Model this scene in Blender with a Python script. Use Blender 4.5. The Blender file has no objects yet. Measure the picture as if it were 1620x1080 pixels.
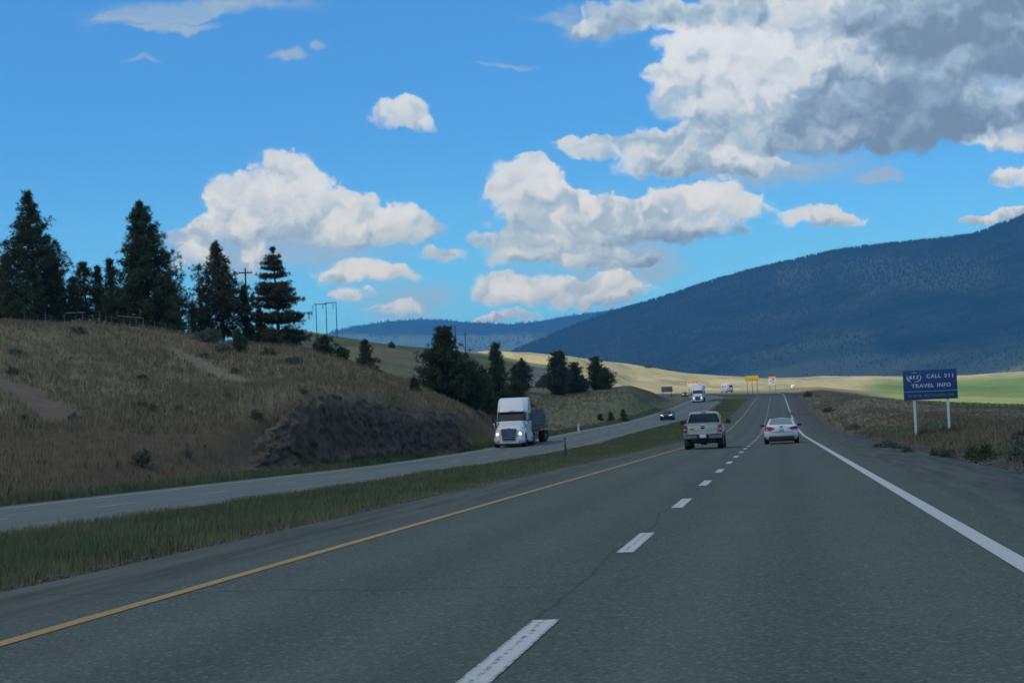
import bpy, bmesh, math, random
import numpy as np
from mathutils import Vector, Matrix, noise as mnoise
random.seed(7); rng = np.random.default_rng(11)
R = math.radians
scene = bpy.context.scene
C = scene.collection

# ------------------------------------------------------------------ camera
FPX, ROLL, PITCH, EYE = 2660.0, R(2.3), R(3.05), 1.3
cr, sr, cp, sp = math.cos(ROLL), math.sin(ROLL), math.cos(PITCH), math.sin(PITCH)
cam_d = bpy.data.cameras.new('camera'); cam = bpy.data.objects.new('camera', cam_d); C.objects.link(cam)
right0, fwd, up0 = Vector((1, 0, 0)), Vector((0, cp, sp)), Vector((0, -sp, cp))
Rv = right0*cr - up0*sr; Uv = right0*sr + up0*cr
m = Matrix((Rv, Uv, -fwd)).transposed().to_4x4(); m.translation = (0, 0, EYE)
cam.matrix_world = m
cam_d.sensor_width = 36; cam_d.lens = FPX/1620*36; cam_d.clip_start = .1; cam_d.clip_end = 60000
scene.camera = cam

def ray(x, y):
    """world direction (depth 1) seen at photo coordinate x, y"""
    a = (x-810)/FPX; b = (540-y)/FPX
    r = cr*a+sr*b; u = -sr*a+cr*b
    d = np.array([r, cp-u*sp, sp+u*cp]); return d/d[1]
def at(x, y, D):
    d = ray(x, y); return Vector((d[0]*D, D, EYE+d[2]*D))
def ss(a, b, x):
    t = np.clip((np.asarray(x, float)-a)/(b-a), 0, 1); return t*t*(3-2*t)

# ------------------------------------------------------------------ object helpers
def tag(o, label=None, cat=None, group=None, kind=None):
    if label: o['label'] = label
    if cat: o['category'] = cat
    if group: o['group'] = group
    if kind: o['kind'] = kind
    return o
def empty(name, loc, rz=0, label=None, cat=None, group=None, rx=0):
    o = bpy.data.objects.new(name, None); C.objects.link(o); o.empty_display_size = .3
    o.rotation_mode = 'ZXY' if False else 'XYZ'
    o.location = loc; o.rotation_euler = (rx, 0, rz); return tag(o, label, cat, group)
def kids(o): return [c for c in bpy.data.objects if c.parent == o]
def copy_tree(o, parent=None):
    c = o.copy(); C.objects.link(c)
    if parent: c.parent = parent
    for k in kids(o): copy_tree(k, c)
    return c
def np_mesh(name, V, Fc, mat=None, parent=None, smooth=False, cols=None):
    """mesh from numpy verts (n,3) and faces (m,k)"""
    V = np.asarray(V, np.float32); Fc = np.asarray(Fc, np.int32); k = Fc.shape[1]
    me = bpy.data.meshes.new(name)
    me.vertices.add(len(V)); me.vertices.foreach_set('co', V.ravel())
    me.loops.add(Fc.size); me.loops.foreach_set('vertex_index', Fc.ravel())
    me.polygons.add(len(Fc)); me.polygons.foreach_set('loop_start', np.arange(0, Fc.size, k, dtype=np.int32))
    if smooth: me.polygons.foreach_set('use_smooth', np.ones(len(Fc), bool))
    if cols is not None:
        for nm, arr in cols.items():
            at_ = me.color_attributes.new(nm, 'FLOAT_COLOR', 'POINT')
            a4 = np.ones((len(V), 4), np.float32); a4[:, :arr.shape[1]] = arr
            at_.data.foreach_set('color', a4.ravel())
    me.update(calc_edges=True)
    o = bpy.data.objects.new(name, me); C.objects.link(o)
    if mat: me.materials.append(mat)
    if parent: o.parent = parent
    return o
class MB:
    def __init__(s): s.bm = bmesh.new()
    def box(s, c, d, bev=0, rot=None, taper=None):
        b = bmesh.new(); bmesh.ops.create_cube(b, size=1)
        for v in b.verts:
            v.co = Vector((v.co.x*d[0], v.co.y*d[1], v.co.z*d[2]))
            if taper and v.co.z > 0: v.co.x *= taper[0]; v.co.y *= taper[1]
        if bev: bmesh.ops.bevel(b, geom=b.edges[:], offset=bev, segments=2, affect='EDGES', profile=.6)
        M = Matrix.Translation(c)
        if rot is not None: M = M @ rot
        s.add(b, M); return s
    def add(s, b, M=None):
        if M is not None: bmesh.ops.transform(b, matrix=M, verts=b.verts)
        me = bpy.data.meshes.new('t'); b.to_mesh(me); b.free(); s.bm.from_mesh(me); bpy.data.meshes.remove(me); return s
    def cyl(s, c, r, h, axis='z', n=20, r2=None, bev=0):
        b = bmesh.new(); bmesh.ops.create_cone(b, cap_ends=True, segments=n, radius1=r, radius2=r if r2 is None else r2, depth=h)
        if bev:
            ed = [e for e in b.edges if abs(e.verts[0].co.z-e.verts[1].co.z) < 1e-5]
            bmesh.ops.bevel(b, geom=ed, offset=bev, segments=2, affect='EDGES', profile=.6)
        M = Matrix.Translation(c)
        if axis == 'x': M = M @ Matrix.Rotation(R(90), 4, 'Y')
        if axis == 'y': M = M @ Matrix.Rotation(R(90), 4, 'X')
        s.add(b, M); return s
    def tube(s, pts, rad, n=6):
        pts = [Vector(p) for p in pts]; rings = []
        for i, p in enumerate(pts):
            d = (pts[min(i+1, len(pts)-1)]-pts[max(i-1, 0)]).normalized()
            a = d.orthogonal().normalized(); bb = d.cross(a)
            r = rad[i] if isinstance(rad, (list, tuple)) else rad
            rings.append([s.bm.verts.new(p+(a*math.cos(t)+bb*math.sin(t))*r) for t in [2*math.pi*k/n for k in range(n)]])
        s.bridge(rings, True); return s
    def bridge(s, rings, caps=True):
        n = len(rings[0])
        for a, b in zip(rings, rings[1:]):
            for k in range(n):
                try: s.bm.faces.new((a[k], a[(k+1) % n], b[(k+1) % n], b[k]))
                except ValueError: pass
        if caps:
            for r_ in (rings[0][::-1], rings[-1]):
                try: s.bm.faces.new(r_)
                except ValueError: pass
    def loft(s, rings, caps=True):
        """rings: lists of points, same count, closed"""
        s.bridge([[s.bm.verts.new(p) for p in r_] for r_ in rings], caps); return s
    def half(s, stations, caps=True):
        """stations: (y, [(x,z)...]) half sections from bottom centre to top centre, mirrored"""
        rings = []
        for y, h in stations:
            full = [(x, y, z) for x, z in h] + [(-x, y, z) for x, z in h[::-1] if x > 1e-6]
            rings.append(full)
        return s.loft(rings, caps)
    def quad(s, pts):
        s.bm.faces.new([s.bm.verts.new(p) for p in pts]); return s
    def slab(s, pts, t):
        """flat polygon given thickness t along its normal"""
        pts = [Vector(p) for p in pts]; n = (pts[1]-pts[0]).cross(pts[2]-pts[1]).normalized()
        return s.loft([[p-n*t*.5 for p in pts], [p+n*t*.5 for p in pts]])
    def build(s, name, mat, parent=None, smooth=True, angle=35):
        bmesh.ops.remove_doubles(s.bm, verts=s.bm.verts, dist=1e-5)
        bmesh.ops.recalc_face_normals(s.bm, faces=s.bm.faces)
        me = bpy.data.meshes.new(name); s.bm.to_mesh(me); s.bm.free()
        if smooth:
            for p in me.polygons: p.use_smooth = True
            me.set_sharp_from_angle(angle=R(angle))
        me.materials.append(mat)
        o = bpy.data.objects.new(name, me); C.objects.link(o)
        if parent: o.parent = parent
        return o

# ------------------------------------------------------------------ materials
class NT:
    def __init__(s, tree): s.t = tree; s.N = tree.nodes; s.L = tree.links
    def n(s, typ, **kw):
        nd = s.N.new(typ)
        for k, v in kw.items():
            if k.startswith('i_'): nd.inputs[k[2:].replace('_', ' ')].default_value = v
            else: setattr(nd, k, v)
        return nd
    def link(s, a, b): s.L.new(a, b)
    def put(s, v, sock):
        if isinstance(v, bpy.types.NodeSocket): s.L.new(v, sock)
        elif v is not None: sock.default_value = v
    def math(s, op, a, b=None, c=None, clamp=False):
        nd = s.N.new('ShaderNodeMath'); nd.operation = op; nd.use_clamp = clamp
        for i, v in enumerate((a, b, c)): s.put(v, nd.inputs[i])
        return nd.outputs[0]
    def vmath(s, op, a, b=None):
        nd = s.N.new('ShaderNodeVectorMath'); nd.operation = op
        s.put(a, nd.inputs[0]); s.put(b, nd.inputs[1]); return nd.outputs['Value' if op == 'DOT_PRODUCT' else 'Vector']
    def mix(s, f, a, b, blend='MIX'):
        nd = s.N.new('ShaderNodeMix'); nd.data_type = 'RGBA'; nd.blend_type = blend
        s.put(f, nd.inputs[0]); s.put(a, nd.inputs[6]); s.put(b, nd.inputs[7]); return nd.outputs[2]
    def noise(s, vec, scale, detail=4, rough=.55, dist=0):
        nd = s.N.new('ShaderNodeTexNoise'); nd.inputs['Scale'].default_value = scale
        nd.inputs['Detail'].default_value = detail; nd.inputs['Roughness'].default_value = rough; nd.inputs['Distortion'].default_value = dist
        s.put(vec, nd.inputs['Vector']); return nd
    def ramp(s, f, stops):
        nd = s.N.new('ShaderNodeValToRGB'); e = nd.color_ramp.elements
        while len(e) < len(stops): e.new(.5)
        for el, (p, c) in zip(e, stops): el.position = p; el.color = (*c, 1) if len(c) == 3 else c
        s.put(f, nd.inputs[0]); return nd.outputs[0]
    def sstep(s, a, b, x):
        nd = s.N.new('ShaderNodeMapRange'); nd.interpolation_type = 'SMOOTHSTEP'
        s.put(x, nd.inputs[0]); nd.inputs[1].default_value = a; nd.inputs[2].default_value = b; return nd.outputs[0]
def c4(c): return (*c, 1)
def new_mat(name):
    m_ = bpy.data.materials.new(name); m_.use_nodes = True; t = NT(m_.node_tree)
    return m_, t, t.N['Principled BSDF']
def mat(name, col, rough=.6, metal=0, vary=.15, scale=6, bump=0, emit=None, est=0, spec=.5, dirt=None, coat=0):
    m_, t, b = new_mat(name)
    tc = t.n('ShaderNodeTexCoord').outputs['Object']
    nz = t.noise(tc, scale, 5, .6).outputs['Fac']
    lo = tuple(c*(1-vary) for c in col); hi = tuple(min(1, c*(1+vary)) for c in col)
    cc = t.ramp(nz, [(.3, lo), (.7, hi)])
    if dirt:   # road grime thrown up over lower panels
        g = t.noise(tc, scale*.4, 6, .65).outputs['Fac']
        z = t.n('ShaderNodeSeparateXYZ'); t.link(tc, z.inputs[0])
        f = t.math('MULTIPLY', t.sstep(dirt[0], dirt[1], z.outputs[2]), t.sstep(.3, .6, g))
        cc = t.mix(t.math('MULTIPLY', f, dirt[2]), cc, c4(dirt[3]))
    t.link(cc, b.inputs['Base Color'])
    t.link(t.math('MULTIPLY_ADD', nz, .2, rough-.1), b.inputs['Roughness'])
    b.inputs['Metallic'].default_value = metal; b.inputs['Specular IOR Level'].default_value = spec
    if coat: b.inputs['Coat Weight'].default_value = coat
    if bump:
        bp = t.n('ShaderNodeBump', i_Strength=bump, i_Distance=.02); t.link(nz, bp.inputs['Height']); t.link(bp.outputs[0], b.inputs['Normal'])
    if emit: b.inputs['Emission Color'].default_value = c4(emit); b.inputs['Emission Strength'].default_value = est
    return m_
def leafy(name, lo, hi, rough=.7, spec=.2, nscale=.5, trans=.0):
    """foliage or grass: colour varies blade by blade and patch by patch"""
    m_, t, b = new_mat(name)
    g = t.n('ShaderNodeNewGeometry')
    nz = t.noise(t.n('ShaderNodeTexCoord').outputs['Object'], nscale, 4, .6).outputs['Fac']
    f = t.math('ADD', t.math('MULTIPLY', g.outputs['Random Per Island'], .55), t.math('MULTIPLY', t.sstep(.3, .7, nz), .45))
    t.link(t.ramp(f, [(.05, lo), (.95, hi)]), b.inputs['Base Color'])
    b.inputs['Roughness'].default_value = rough; b.inputs['Specular IOR Level'].default_value = spec
    return m_

M = dict(
 steel=mat('galvanised_steel', (.30, .32, .33), .5, .6),
 darksteel=mat('dark_steel', (.06, .065, .07), .55, .3),
 rubber=mat('tyre_rubber', (.018, .018, .018), .85, spec=.3, bump=.3),
 rim=mat('wheel_rim', (.30, .31, .32), .4, .8),
 black=mat('black_plastic', (.018, .019, .02), .6),
 under=mat('underbody', (.012, .012, .012), .9),
 glass=mat('dark_glass', (.012, .016, .02), .08, spec=.6, vary=.05),
 glass2=mat('pale_tinted_glass', (.19, .27, .28), .12, spec=.6, vary=.1),
 white=mat('white_paint', (.80, .81, .81), .35, vary=.03, coat=.5, dirt=(1.1, .2, .5, (.30, .27, .23))),
 carwhite=mat('car_white_paint', (.86, .86, .84), .3, vary=.02, coat=.6, dirt=(.75, .2, .45, (.33, .30, .25))),
 silver=mat('silver_paint', (.60, .55, .46), .35, .15, vary=.04, coat=.5, dirt=(1.5, .5, .55, (.24, .21, .17))),
 chrome=mat('chrome', (.75, .76, .77), .15, 1, vary=.03),
 greybumper=mat('bumper_steel', (.22, .23, .24), .4, .5, dirt=(.9, .4, .5, (.14, .12, .1))),
 redlens=mat('red_lens', (.33, .012, .016), .2, vary=.1),
 redlit=mat('lit_red_lens', (.26, .008, .018), .25, emit=(1, .03, .05), est=.02),
 clearlens=mat('clear_lens', (.5, .48, .45), .2),
 amber=mat('amber_lens', (.5, .18, .02), .3),
 lamp=mat('lit_headlamp', (.9, .9, .85), .2, emit=(1, .96, .88), est=3.2),
 plate=mat('licence_plate_white', (.72, .74, .76), .5, vary=.05),
 plateblue=mat('licence_plate_bluish', (.40, .46, .58), .5, vary=.05),
 navy=mat('navy_car_paint', (.015, .018, .028), .3, coat=.6, vary=.05),
 maroon=mat('dark_car_paint', (.03, .012, .016), .3, coat=.6, vary=.05),
 signblue=mat('sign_blue', (.005, .048, .175), .5, vary=.06, scale=2),
 signwhite=mat('sign_white_lettering', (.46, .53, .56), .5, vary=.05),
 signgold=mat('sign_faded_gold_lettering', (.13, .15, .09), .5, vary=.1),
 signyellow=mat('sign_yellow', (.85, .52, .01), .5, vary=.05),
 signorange=mat('sign_orange', (.85, .36, .02), .5, vary=.05),
 signgreen=mat('sign_grey_green', (.13, .17, .16), .6, vary=.15, scale=2),
 signpale=mat('sign_pale_panel', (.62, .66, .68), .5, vary=.05),
 signdark=mat('sign_dark_mark', (.03, .03, .03), .6),
 signred=mat('sign_red_edge', (.5, .06, .03), .5),
 whitepost=mat('white_painted_post', (.62, .64, .62), .6, vary=.12, scale=3),
 wood=mat('weathered_wood', (.16, .13, .10), .85, vary=.3, scale=3, bump=.3),
 polewood=mat('utility_pole_wood', (.075, .06, .05), .85, vary=.25, scale=2),
 bark=mat('pine_bark', (.055, .038, .027), .9, vary=.35, scale=4, bump=.5),
 pine=leafy('pine_needles', (.026, .041, .020), (.092, .125, .052), nscale=.6),
 pinedry=leafy('pine_needles_brownish', (.034, .042, .022), (.120, .118, .060), nscale=.5),
 fir=leafy('fir_needles', (.028, .048, .023), (.090, .128, .054), nscale=.5),
 sage=leafy('sagebrush_leaves', (.065, .085, .062), (.17, .20, .14), nscale=2),
 darkshrub=leafy('dark_shrub_leaves', (.052, .062, .040), (.135, .145, .095), nscale=2),
 greenshrub=leafy('green_shrub_leaves', (.035, .06, .022), (.09, .13, .05), nscale=2),
 dead=mat('shrub_stem', (.09, .07, .05), .9),
 grass=leafy('median_grass', (.070, .104, .046), (.165, .212, .098), nscale=.35),
 strawgrass=leafy('median_grass_dry_tips', (.15, .14, .07), (.30, .26, .14), nscale=.35),
 dry=leafy('dry_bunchgrass', (.12, .100, .056), (.30, .25, .145), nscale=.12),
 brownstraw=leafy('brown_bunchgrass', (.105, .082, .048), (.25, .20, .12), nscale=.2),
 forest=leafy('forest_canopy', (.012, .021, .017), (.024, .038, .030), nscale=.002),
 reddeck=mat('red_brown_deck', (.16, .075, .06), .8, vary=.25),
 bale=mat('white_bale_wrap', (.85, .85, .82), .4),
)
SKYTINT = (.51, 1.18, 1.58); CLOUD_T = .585; MTN_SHADE_CLOUD = True; HAZE_COL = (.10, .42, .95); HAZE_D = 8.5e-5; EXPO = 0.06
# ------------------------------------------------------------------ road alignment (metres, camera at the origin)
PY = [-1e4, 0, 140, 180, 248, 393, 492, 710, 800, 900, 1500, 20000]
PZ = [0, 0, 0, .45, 1.9, 6.1, 8.8, 14.1, 15.6, 16, 17, 20]
_py = np.linspace(-100, 2000, 4201); _pz = np.interp(_py, PY, PZ); _k = np.hanning(81); _k /= _k.sum()
_pz = np.convolve(np.pad(_pz, 40, mode='edge'), _k, 'valid')
def P(Y): return np.interp(Y, _py, _pz)
def drop(Y): return -.5*(1-ss(90, 165, Y))+.9*ss(500, 620, Y)          # the oncoming carriageway lies lower near the viewer
def dense(pts, step=3.0):
    pts = np.array(pts, float); s = np.r_[0, np.cumsum(np.hypot(*np.diff(pts, axis=0).T))]
    n = int(s[-1]/step)+1; t = np.linspace(0, s[-1], n)
    q = np.c_[np.interp(t, s, pts[:, 0]), np.interp(t, s, pts[:, 1])]
    for _ in range(3):
        k = np.hanning(13); k /= k.sum()
        for i in (0, 1):
            pad = np.r_[2*q[0, i]-q[6:0:-1, i], q[:, i], 2*q[-1, i]-q[-2:-8:-1, i]]
            q[:, i] = np.convolve(pad, k, 'valid')
    return q
line0 = lambda Y: -1.65+.156*Y
OUR = dense([(line0(y), y) for y in (-40, 0, 60, 120, 180, 240, 300, 360, 420, 490)] + [(87, 580), (91, 640), (84, 690), (58, 730), (15, 752), (-60, 765), (-170, 770), (-330, 760)])
ONC = dense([(-21.1+.161*y, y) for y in (-40, 0, 50, 100)] + [(1.6, 138), (8.4, 186), (23, 262), (31.6, 312), (48, 426), (55.5, 480), (60, 540), (61.5, 590), (58, 630), (45, 660), (18, 680), (-30, 692), (-130, 698), (-300, 690)])
def frame(q):
    t = np.gradient(q, axis=0); t /= np.linalg.norm(t, axis=1)[:, None]
    return t, np.c_[t[:, 1], -t[:, 0]]               # tangent, right-hand normal
def arclen(q): return np.r_[0, np.cumsum(np.hypot(*np.diff(q, axis=0).T))]
def zroad(q, which): return P(q[:, 1]) + (drop(q[:, 1]) if which else 0)
def dist_poly(q, X, Y):
    """signed distance (right positive) and index of the nearest centre-line point"""
    t, n = frame(q); best = np.full(X.shape, 1e9); sgn = np.zeros(X.shape); idx = np.zeros(X.shape, int)
    for i in range(0, len(q), 1):
        d2 = (X-q[i, 0])**2+(Y-q[i, 1])**2; mk = d2 < best
        best[mk] = d2[mk]; idx[mk] = i
    dx, dy = X-q[idx, 0], Y-q[idx, 1]
    return dx*n[idx, 0]+dy*n[idx, 1], idx

# ------------------------------------------------------------------ terrain: height above the road profile, by bearing and range
# (photo column, [(range, photo row | height)...]) rows are turned into heights at that range
COLS = [
 (-300, [(60, 'z-.5'), (66, 'z-.2'), (78, 'z.6'), (108, 'z4'), (150, 'z13'), (230, 'z13.5'), (500, 'z14'), (1500, 'z20')]),
 (0,   [(58, 'z-.5'), (64, 'z-.15'), (75, 740), (105, 640), (155, 508), (230, 'z13.5'), (500, 'z15'), (1500, 'z22')]),
 (150, [(64, 'z-.45'), (69, 'z-.2'), (80, 718), (110, 635), (160, 514), (230, 'z13'), (500, 'z15'), (1500, 'z25')]),
 (300, [(74, 'z-.4'), (79, 'z-.1'), (88, 695), (120, 615), (170, 532), (230, 'z12.3'), (450, 'z22'), (700, 'z34')]),
 (385, [(81, 'z-.35'), (87, 732), (93, 672), (125, 605), (172, 541), (240, 'z11.5'), (450, 'z24'), (700, 'z42')]),
 (480, [(91, 'z-.3'), (97, 722), (101.5, 628), (130, 595), (175, 546), (240, 'z11'), (450, 'z22'), (700, 526)]),
 (600, [(108, 'z-.2'), (114, 712), (118, 634), (140, 607), (170, 585), (230, 'z7.5'), (400, 572), (650, 545)]),
 (700, [(126, 'z-.1'), (131, 704), (135, 652), (150, 640), (172, 628), (230, 'z5'), (400, 588), (700, 554)]),
 (745, [(136, 'z0'), (140, 'z.4'), (145, 688), (160, 668), (180, 648), (235, 'z4'), (400, 598), (780, 560)]),
 (820, [(172, 'z.35'), (178, 'z.5'), (200, 678), (240, 652), (300, 628), (360, 612), (480, 596), (1000, 566)]),
 (900, [(208, 'z1'), (216, 'z1.3'), (245, 664), (290, 640), (345, 619), (400, 608), (520, 598), (1100, 570)]),
 (1000, [(268, 'z2.5'), (276, 'z2.8'), (300, 640), (325, 620), (345, 609), (450, 'z8.4'), (780, 616), (1200, 577)]),
 (1060, [(325, 'z4.1'), (332, 'z4.4'), (345, 639), (358, 632), (372, 627), (480, 'z8'), (780, 621), (1200, 587)]),
 (1100, [(60, 'z0'), (100, 'z0'), (150, 'p'), (300, 'p'), (400, 'p'), (520, 'p'), (800, 621), (1200, 592)]),
 (1215, [(60, 'z0'), (100, 'z0'), (150, 'p'), (300, 'p'), (400, 'p'), (500, 'p'), (800, 616), (1200, 600)]),
 (1300, [(60, 'z0'), (100, 'z0'), (150, 'z0.1'), (250, 640), (350, 627), (450, 620), (800, 613), (1300, 597)]),
 (1400, [(45, 'z-.05'), (70, 'z.1'), (100, 'z.5'), (150, 662), (250, 642), (330, 638), (600, 627), (1400, 598)]),
 (1500, [(40, 'z-.1'), (60, 'z.15'), (97, 674), (140, 663), (220, 650), (300, 643), (600, 632), (1500, 598)]),
 (1620, [(36, 'z-.15'), (55, 'z-.05'), (80, 692), (120, 672), (200, 655), (300, 646), (600, 636), (1500, 590)]),
 (1950, [(36, 'z-.2'), (55, 'z-.2'), (80, 'z-.1'), (120, 'z0'), (200, 'z.8'), (300, 'z1.6'), (600, 'z5'), (1500, 'z36')]),
]
azs, LR, LH = [], [], []
for x, L in COLS:
    azs.append(math.atan(ray(x, 660)[0])); rr, hh = [], []
    for D, v in L:
        z = P(D) if v == 'p' else float(v[1:]) if isinstance(v, str) else at(x, v, D).z
        rr.append(D/math.cos(azs[-1])); hh.append(z-P(D))
    LR.append(rr+[4000, 13000]); LH.append(hh+[0, -6])
azs = np.array(azs); LR = np.array(LR); LH = np.array(LH)
def pchip(xk, yk, x):
    h = np.diff(xk); d = np.diff(yk)/h; mm = np.zeros_like(yk)
    s = (d[:-1]*d[1:]) > 0; w1 = 2*h[1:]+h[:-1]; w2 = h[1:]+2*h[:-1]
    mm[1:-1][s] = ((w1+w2)[s])/((w1/np.where(d[:-1] == 0, 1, d[:-1])+w2/np.where(d[1:] == 0, 1, d[1:]))[s])
    i = np.clip(np.searchsorted(xk, x)-1, 0, len(h)-1); t = np.clip((x-xk[i])/h[i], 0, 1)
    return ((2*t**3-3*t*t+1)*yk[i]+(t**3-2*t*t+t)*h[i]*mm[i]+(3*t*t-2*t**3)*yk[i+1]+(t**3-t*t)*h[i]*mm[i+1])
def vnoise(X, Y, scale, seed=0, oct=4):
    """value noise in numpy"""
    out = np.zeros(np.shape(X)); amp = 1.; tot = 0
    for o in range(oct):
        u, v = X/scale+37.7*seed+o*11.3, Y/scale-19.1*seed+o*7.7
        i, j = np.floor(u), np.floor(v); fu, fv = u-i, v-j; fu = fu*fu*(3-2*fu); fv = fv*fv*(3-2*fv)
        def hsh(a, b): q = np.sin(a*127.1+b*311.7+seed*74.7)*43758.5453; return q-np.floor(q)
        out += amp*((hsh(i, j)*(1-fu)+hsh(i+1, j)*fu)*(1-fv)+(hsh(i, j+1)*(1-fu)+hsh(i+1, j+1)*fu)*fv)
        tot += amp; amp *= .5; scale *= .5
    return out/tot-.5
A0, A1 = azs[0], azs[-1]
AZ = np.r_[np.linspace(-math.pi, A0-.02, 60)[:-1], np.linspace(A0-.02, A1+.02, 620), np.linspace(A1+.02, math.pi, 60)[1:]]
RG = np.r_[np.geomspace(4, 40, 40)[:-1], np.linspace(40, 210, 171)[:-1], np.geomspace(210, 1700, 150)[:-1], np.geomspace(1700, 13000, 25)]
HG = np.zeros((len(AZ), len(RG)))
for i, a in enumerate(AZ):
    ac = np.clip(a, A0, A1)
    rr = np.array([np.interp(ac, azs, LR[:, k]) for k in range(LR.shape[1])]); hh = np.array([np.interp(ac, azs, LH[:, k]) for k in range(LR.shape[1])])
    if abs(a) > 1.2: hh = hh*.3
    HG[i] = pchip(np.r_[3., rr], np.r_[hh[0], hh], RG)
k = np.hanning(9); k /= k.sum()
HG = np.apply_along_axis(lambda c: np.convolve(np.pad(c, 4, mode='edge'), k, 'valid'), 0, HG)
XG = np.sin(AZ)[:, None]*RG[None]; YG = np.cos(AZ)[:, None]*RG[None]
d1, i1 = dist_poly(OUR, XG, YG); d2, i2 = dist_poly(ONC, XG, YG)
# paved half widths (left, right of the centre line, seen along it)
OL, OR_, NL, NR = 5.55, 6.6, 4.9, 4.9
e1 = np.where(d1 < 0, -d1-OL, d1-OR_); e2 = np.abs(d2)-NL
e = np.minimum(e1, e2)
HG += (vnoise(XG, YG, 22, 1)*1.5+vnoise(XG, YG, 4, 2)*.35)*ss(4, 22, e)*ss(9000, 1500, np.hypot(XG, YG)+0*XG)
w1 = 1-ss(.3, 9, e1); w2 = 1-ss(.3, 5, e2)
zr1 = P(OUR[i1, 1]); zr2 = P(ONC[i2, 1])+drop(ONC[i2, 1])
ZG = P(YG)+HG
ZG = ZG*(1-w1)+zr1*w1
med = (1-ss(0, .6, np.maximum(d2*0+(-e2*0), 0)))*0
ZG = ZG*(1-w2)+np.where(e1 < 0, zr1, zr2)*w2
between = (d1 < 0) & (d2 > 0) & (e1 > 0) & (e2 > 0)
tt = np.clip(e1/(e1+e2+1e-6), 0, 1)
ZG = np.where(between, zr1*(1-tt)+zr2*tt-.28*np.sin(math.pi*tt), ZG)
ZG -= .14*(1-ss(0, .5, e))                             # the pavement sits on a bed just below its surface
mound = at(1395, 640, 250); ZG += 1.2*np.exp(-((XG-mound.x)**2/9**2+(YG-mound.y)**2/22**2))
def zt(X, Y):
    """terrain height at points"""
    X = np.asarray(X, float); Y = np.asarray(Y, float); a = np.arctan2(X, Y); r = np.hypot(X, Y)
    fi = np.interp(a, AZ, np.arange(len(AZ))); fj = np.interp(r, RG, np.arange(len(RG)))
    i = np.clip(fi.astype(int), 0, len(AZ)-2); j = np.clip(fj.astype(int), 0, len(RG)-2); u, v = fi-i, fj-j
    return (ZG[i, j]*(1-u)+ZG[i+1, j]*u)*(1-v)+(ZG[i, j+1]*(1-u)+ZG[i+1, j+1]*u)*v
def hit(x, y, lo=20, hi=2500):
    """where the line of sight through a photo coordinate first meets the ground"""
    d = ray(x, y); Y = np.geomspace(lo, hi, 6000); f = EYE+d[2]*Y-zt(d[0]*Y, Y)
    ix = np.argmax(f < 0)
    if not (f < 0).any(): ix = np.argmin(np.abs(f))
    return np.array([d[0]*Y[ix], Y[ix], zt(d[0]*Y[ix], Y[ix])])
def zt1(x, y): return float(zt(np.array([x]), np.array([y]))[0])

# ground cover colours: which plants and soils grow where
def lerp(a, b, t): return a*(1-t[..., None])+np.array(b)*t[..., None]
n1 = vnoise(XG, YG, 30, 3, 5); n2 = vnoise(XG, YG, 7, 4, 4); n3 = vnoise(XG, YG, 160, 5, 4)
col = np.zeros(XG.shape+(3,))+np.array((.195, .165, .098))
col = lerp(col, (.135, .140, .082), ss(.02, .2, n1+n2*.4))
left = (d2 < 0)
bank = left & (YG < 200)
col = lerp(col, (.115, .088, .058), bank*(1-ss(2.2, 4.2, ZG-P(YG)+n2*2.5))*ss(1.2, 3., e2))       # brown cut slope
green_hill = left & (XG < 60)
col = lerp(col, (.155, .175, .088), green_hill*ss(190, 300, YG)*ss(.28, -.12, n1*.8+n3))
fr = ss(640, 820, YG+n3*120)
col = lerp(col, (.37, .32, .175), fr*(d1 > -400)); 
col = lerp(col, (.27, .235, .15), fr*ss(-.06, .22, n1+n3*.5)); n5 = vnoise(XG, YG, 45, 31, 5)
col = lerp(col, (.44, .39, .20), fr*ss(.02, .16, n5)*.8); col = lerp(col, (.20, .19, .115), fr*ss(.14, .22, vnoise(XG, YG, 11, 33, 3))*.8)
rgt = (d1 > 0)
col = lerp(col, (.19, .165, .098), rgt*(YG < 320)*1.)
col = lerp(col, (.12, .135, .075), rgt*(YG < 500)*ss(-.02, .14, n1*.7+n2*.5))
az_px = 810+FPX*XG/np.maximum(YG, 1)
gf = rgt*ss(1330, 1420, az_px+n3*60)*ss(600, 680, YG+n3*60)*ss(1150, 950, YG+n3*120-(az_px-1500)*.5)*(YG > 0)
n6 = vnoise(XG*.35, YG, 60, 41, 4)
col = lerp(col, (.135, .21, .062), np.clip(gf, 0, 1)); col = lerp(col, (.20, .25, .10), np.clip(gf, 0, 1)*ss(-.05, .15, n6)); col = lerp(col, (.105, .170, .065), np.clip(gf, 0, 1)*ss(.0, .2, -n6))
ys = rgt*ss(1345, 1440, az_px)*ss(330, 360, YG)*ss(690, 640, YG+n3*60)*(YG > 0)
col = lerp(col, (.24, .27, .09), ys)
col = lerp(col, (.06, .10, .045), rgt*ss(1480, 1540, az_px)*ss(210, 250, YG)*ss(345, 325, YG)*.8*(YG > 0))
gv = (1-ss(.2, 1.1, e+n2*1.2))
col = lerp(col, (.105, .10, .098), gv)                                                            # gravel verge
between3 = between
col = lerp(col, (.10, .125, .055), between3*ss(.4, 1.4, e))
def strip_mask(pts, wid):
    W = [hit(*p)[:2] for p in pts]; best = np.full(XG.shape, 1e9)
    for a, b in zip(W, W[1:]):
        ab = b-a; t = np.clip(((XG-a[0])*ab[0]+(YG-a[1])*ab[1])/max(ab@ab, 1e-6), 0, 1)
        best = np.minimum(best, np.hypot(XG-a[0]-t*ab[0], (YG-a[1]-t*ab[1])*.55))
    return ss(wid, wid*.45, best+n2*wid*1.2)
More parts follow.
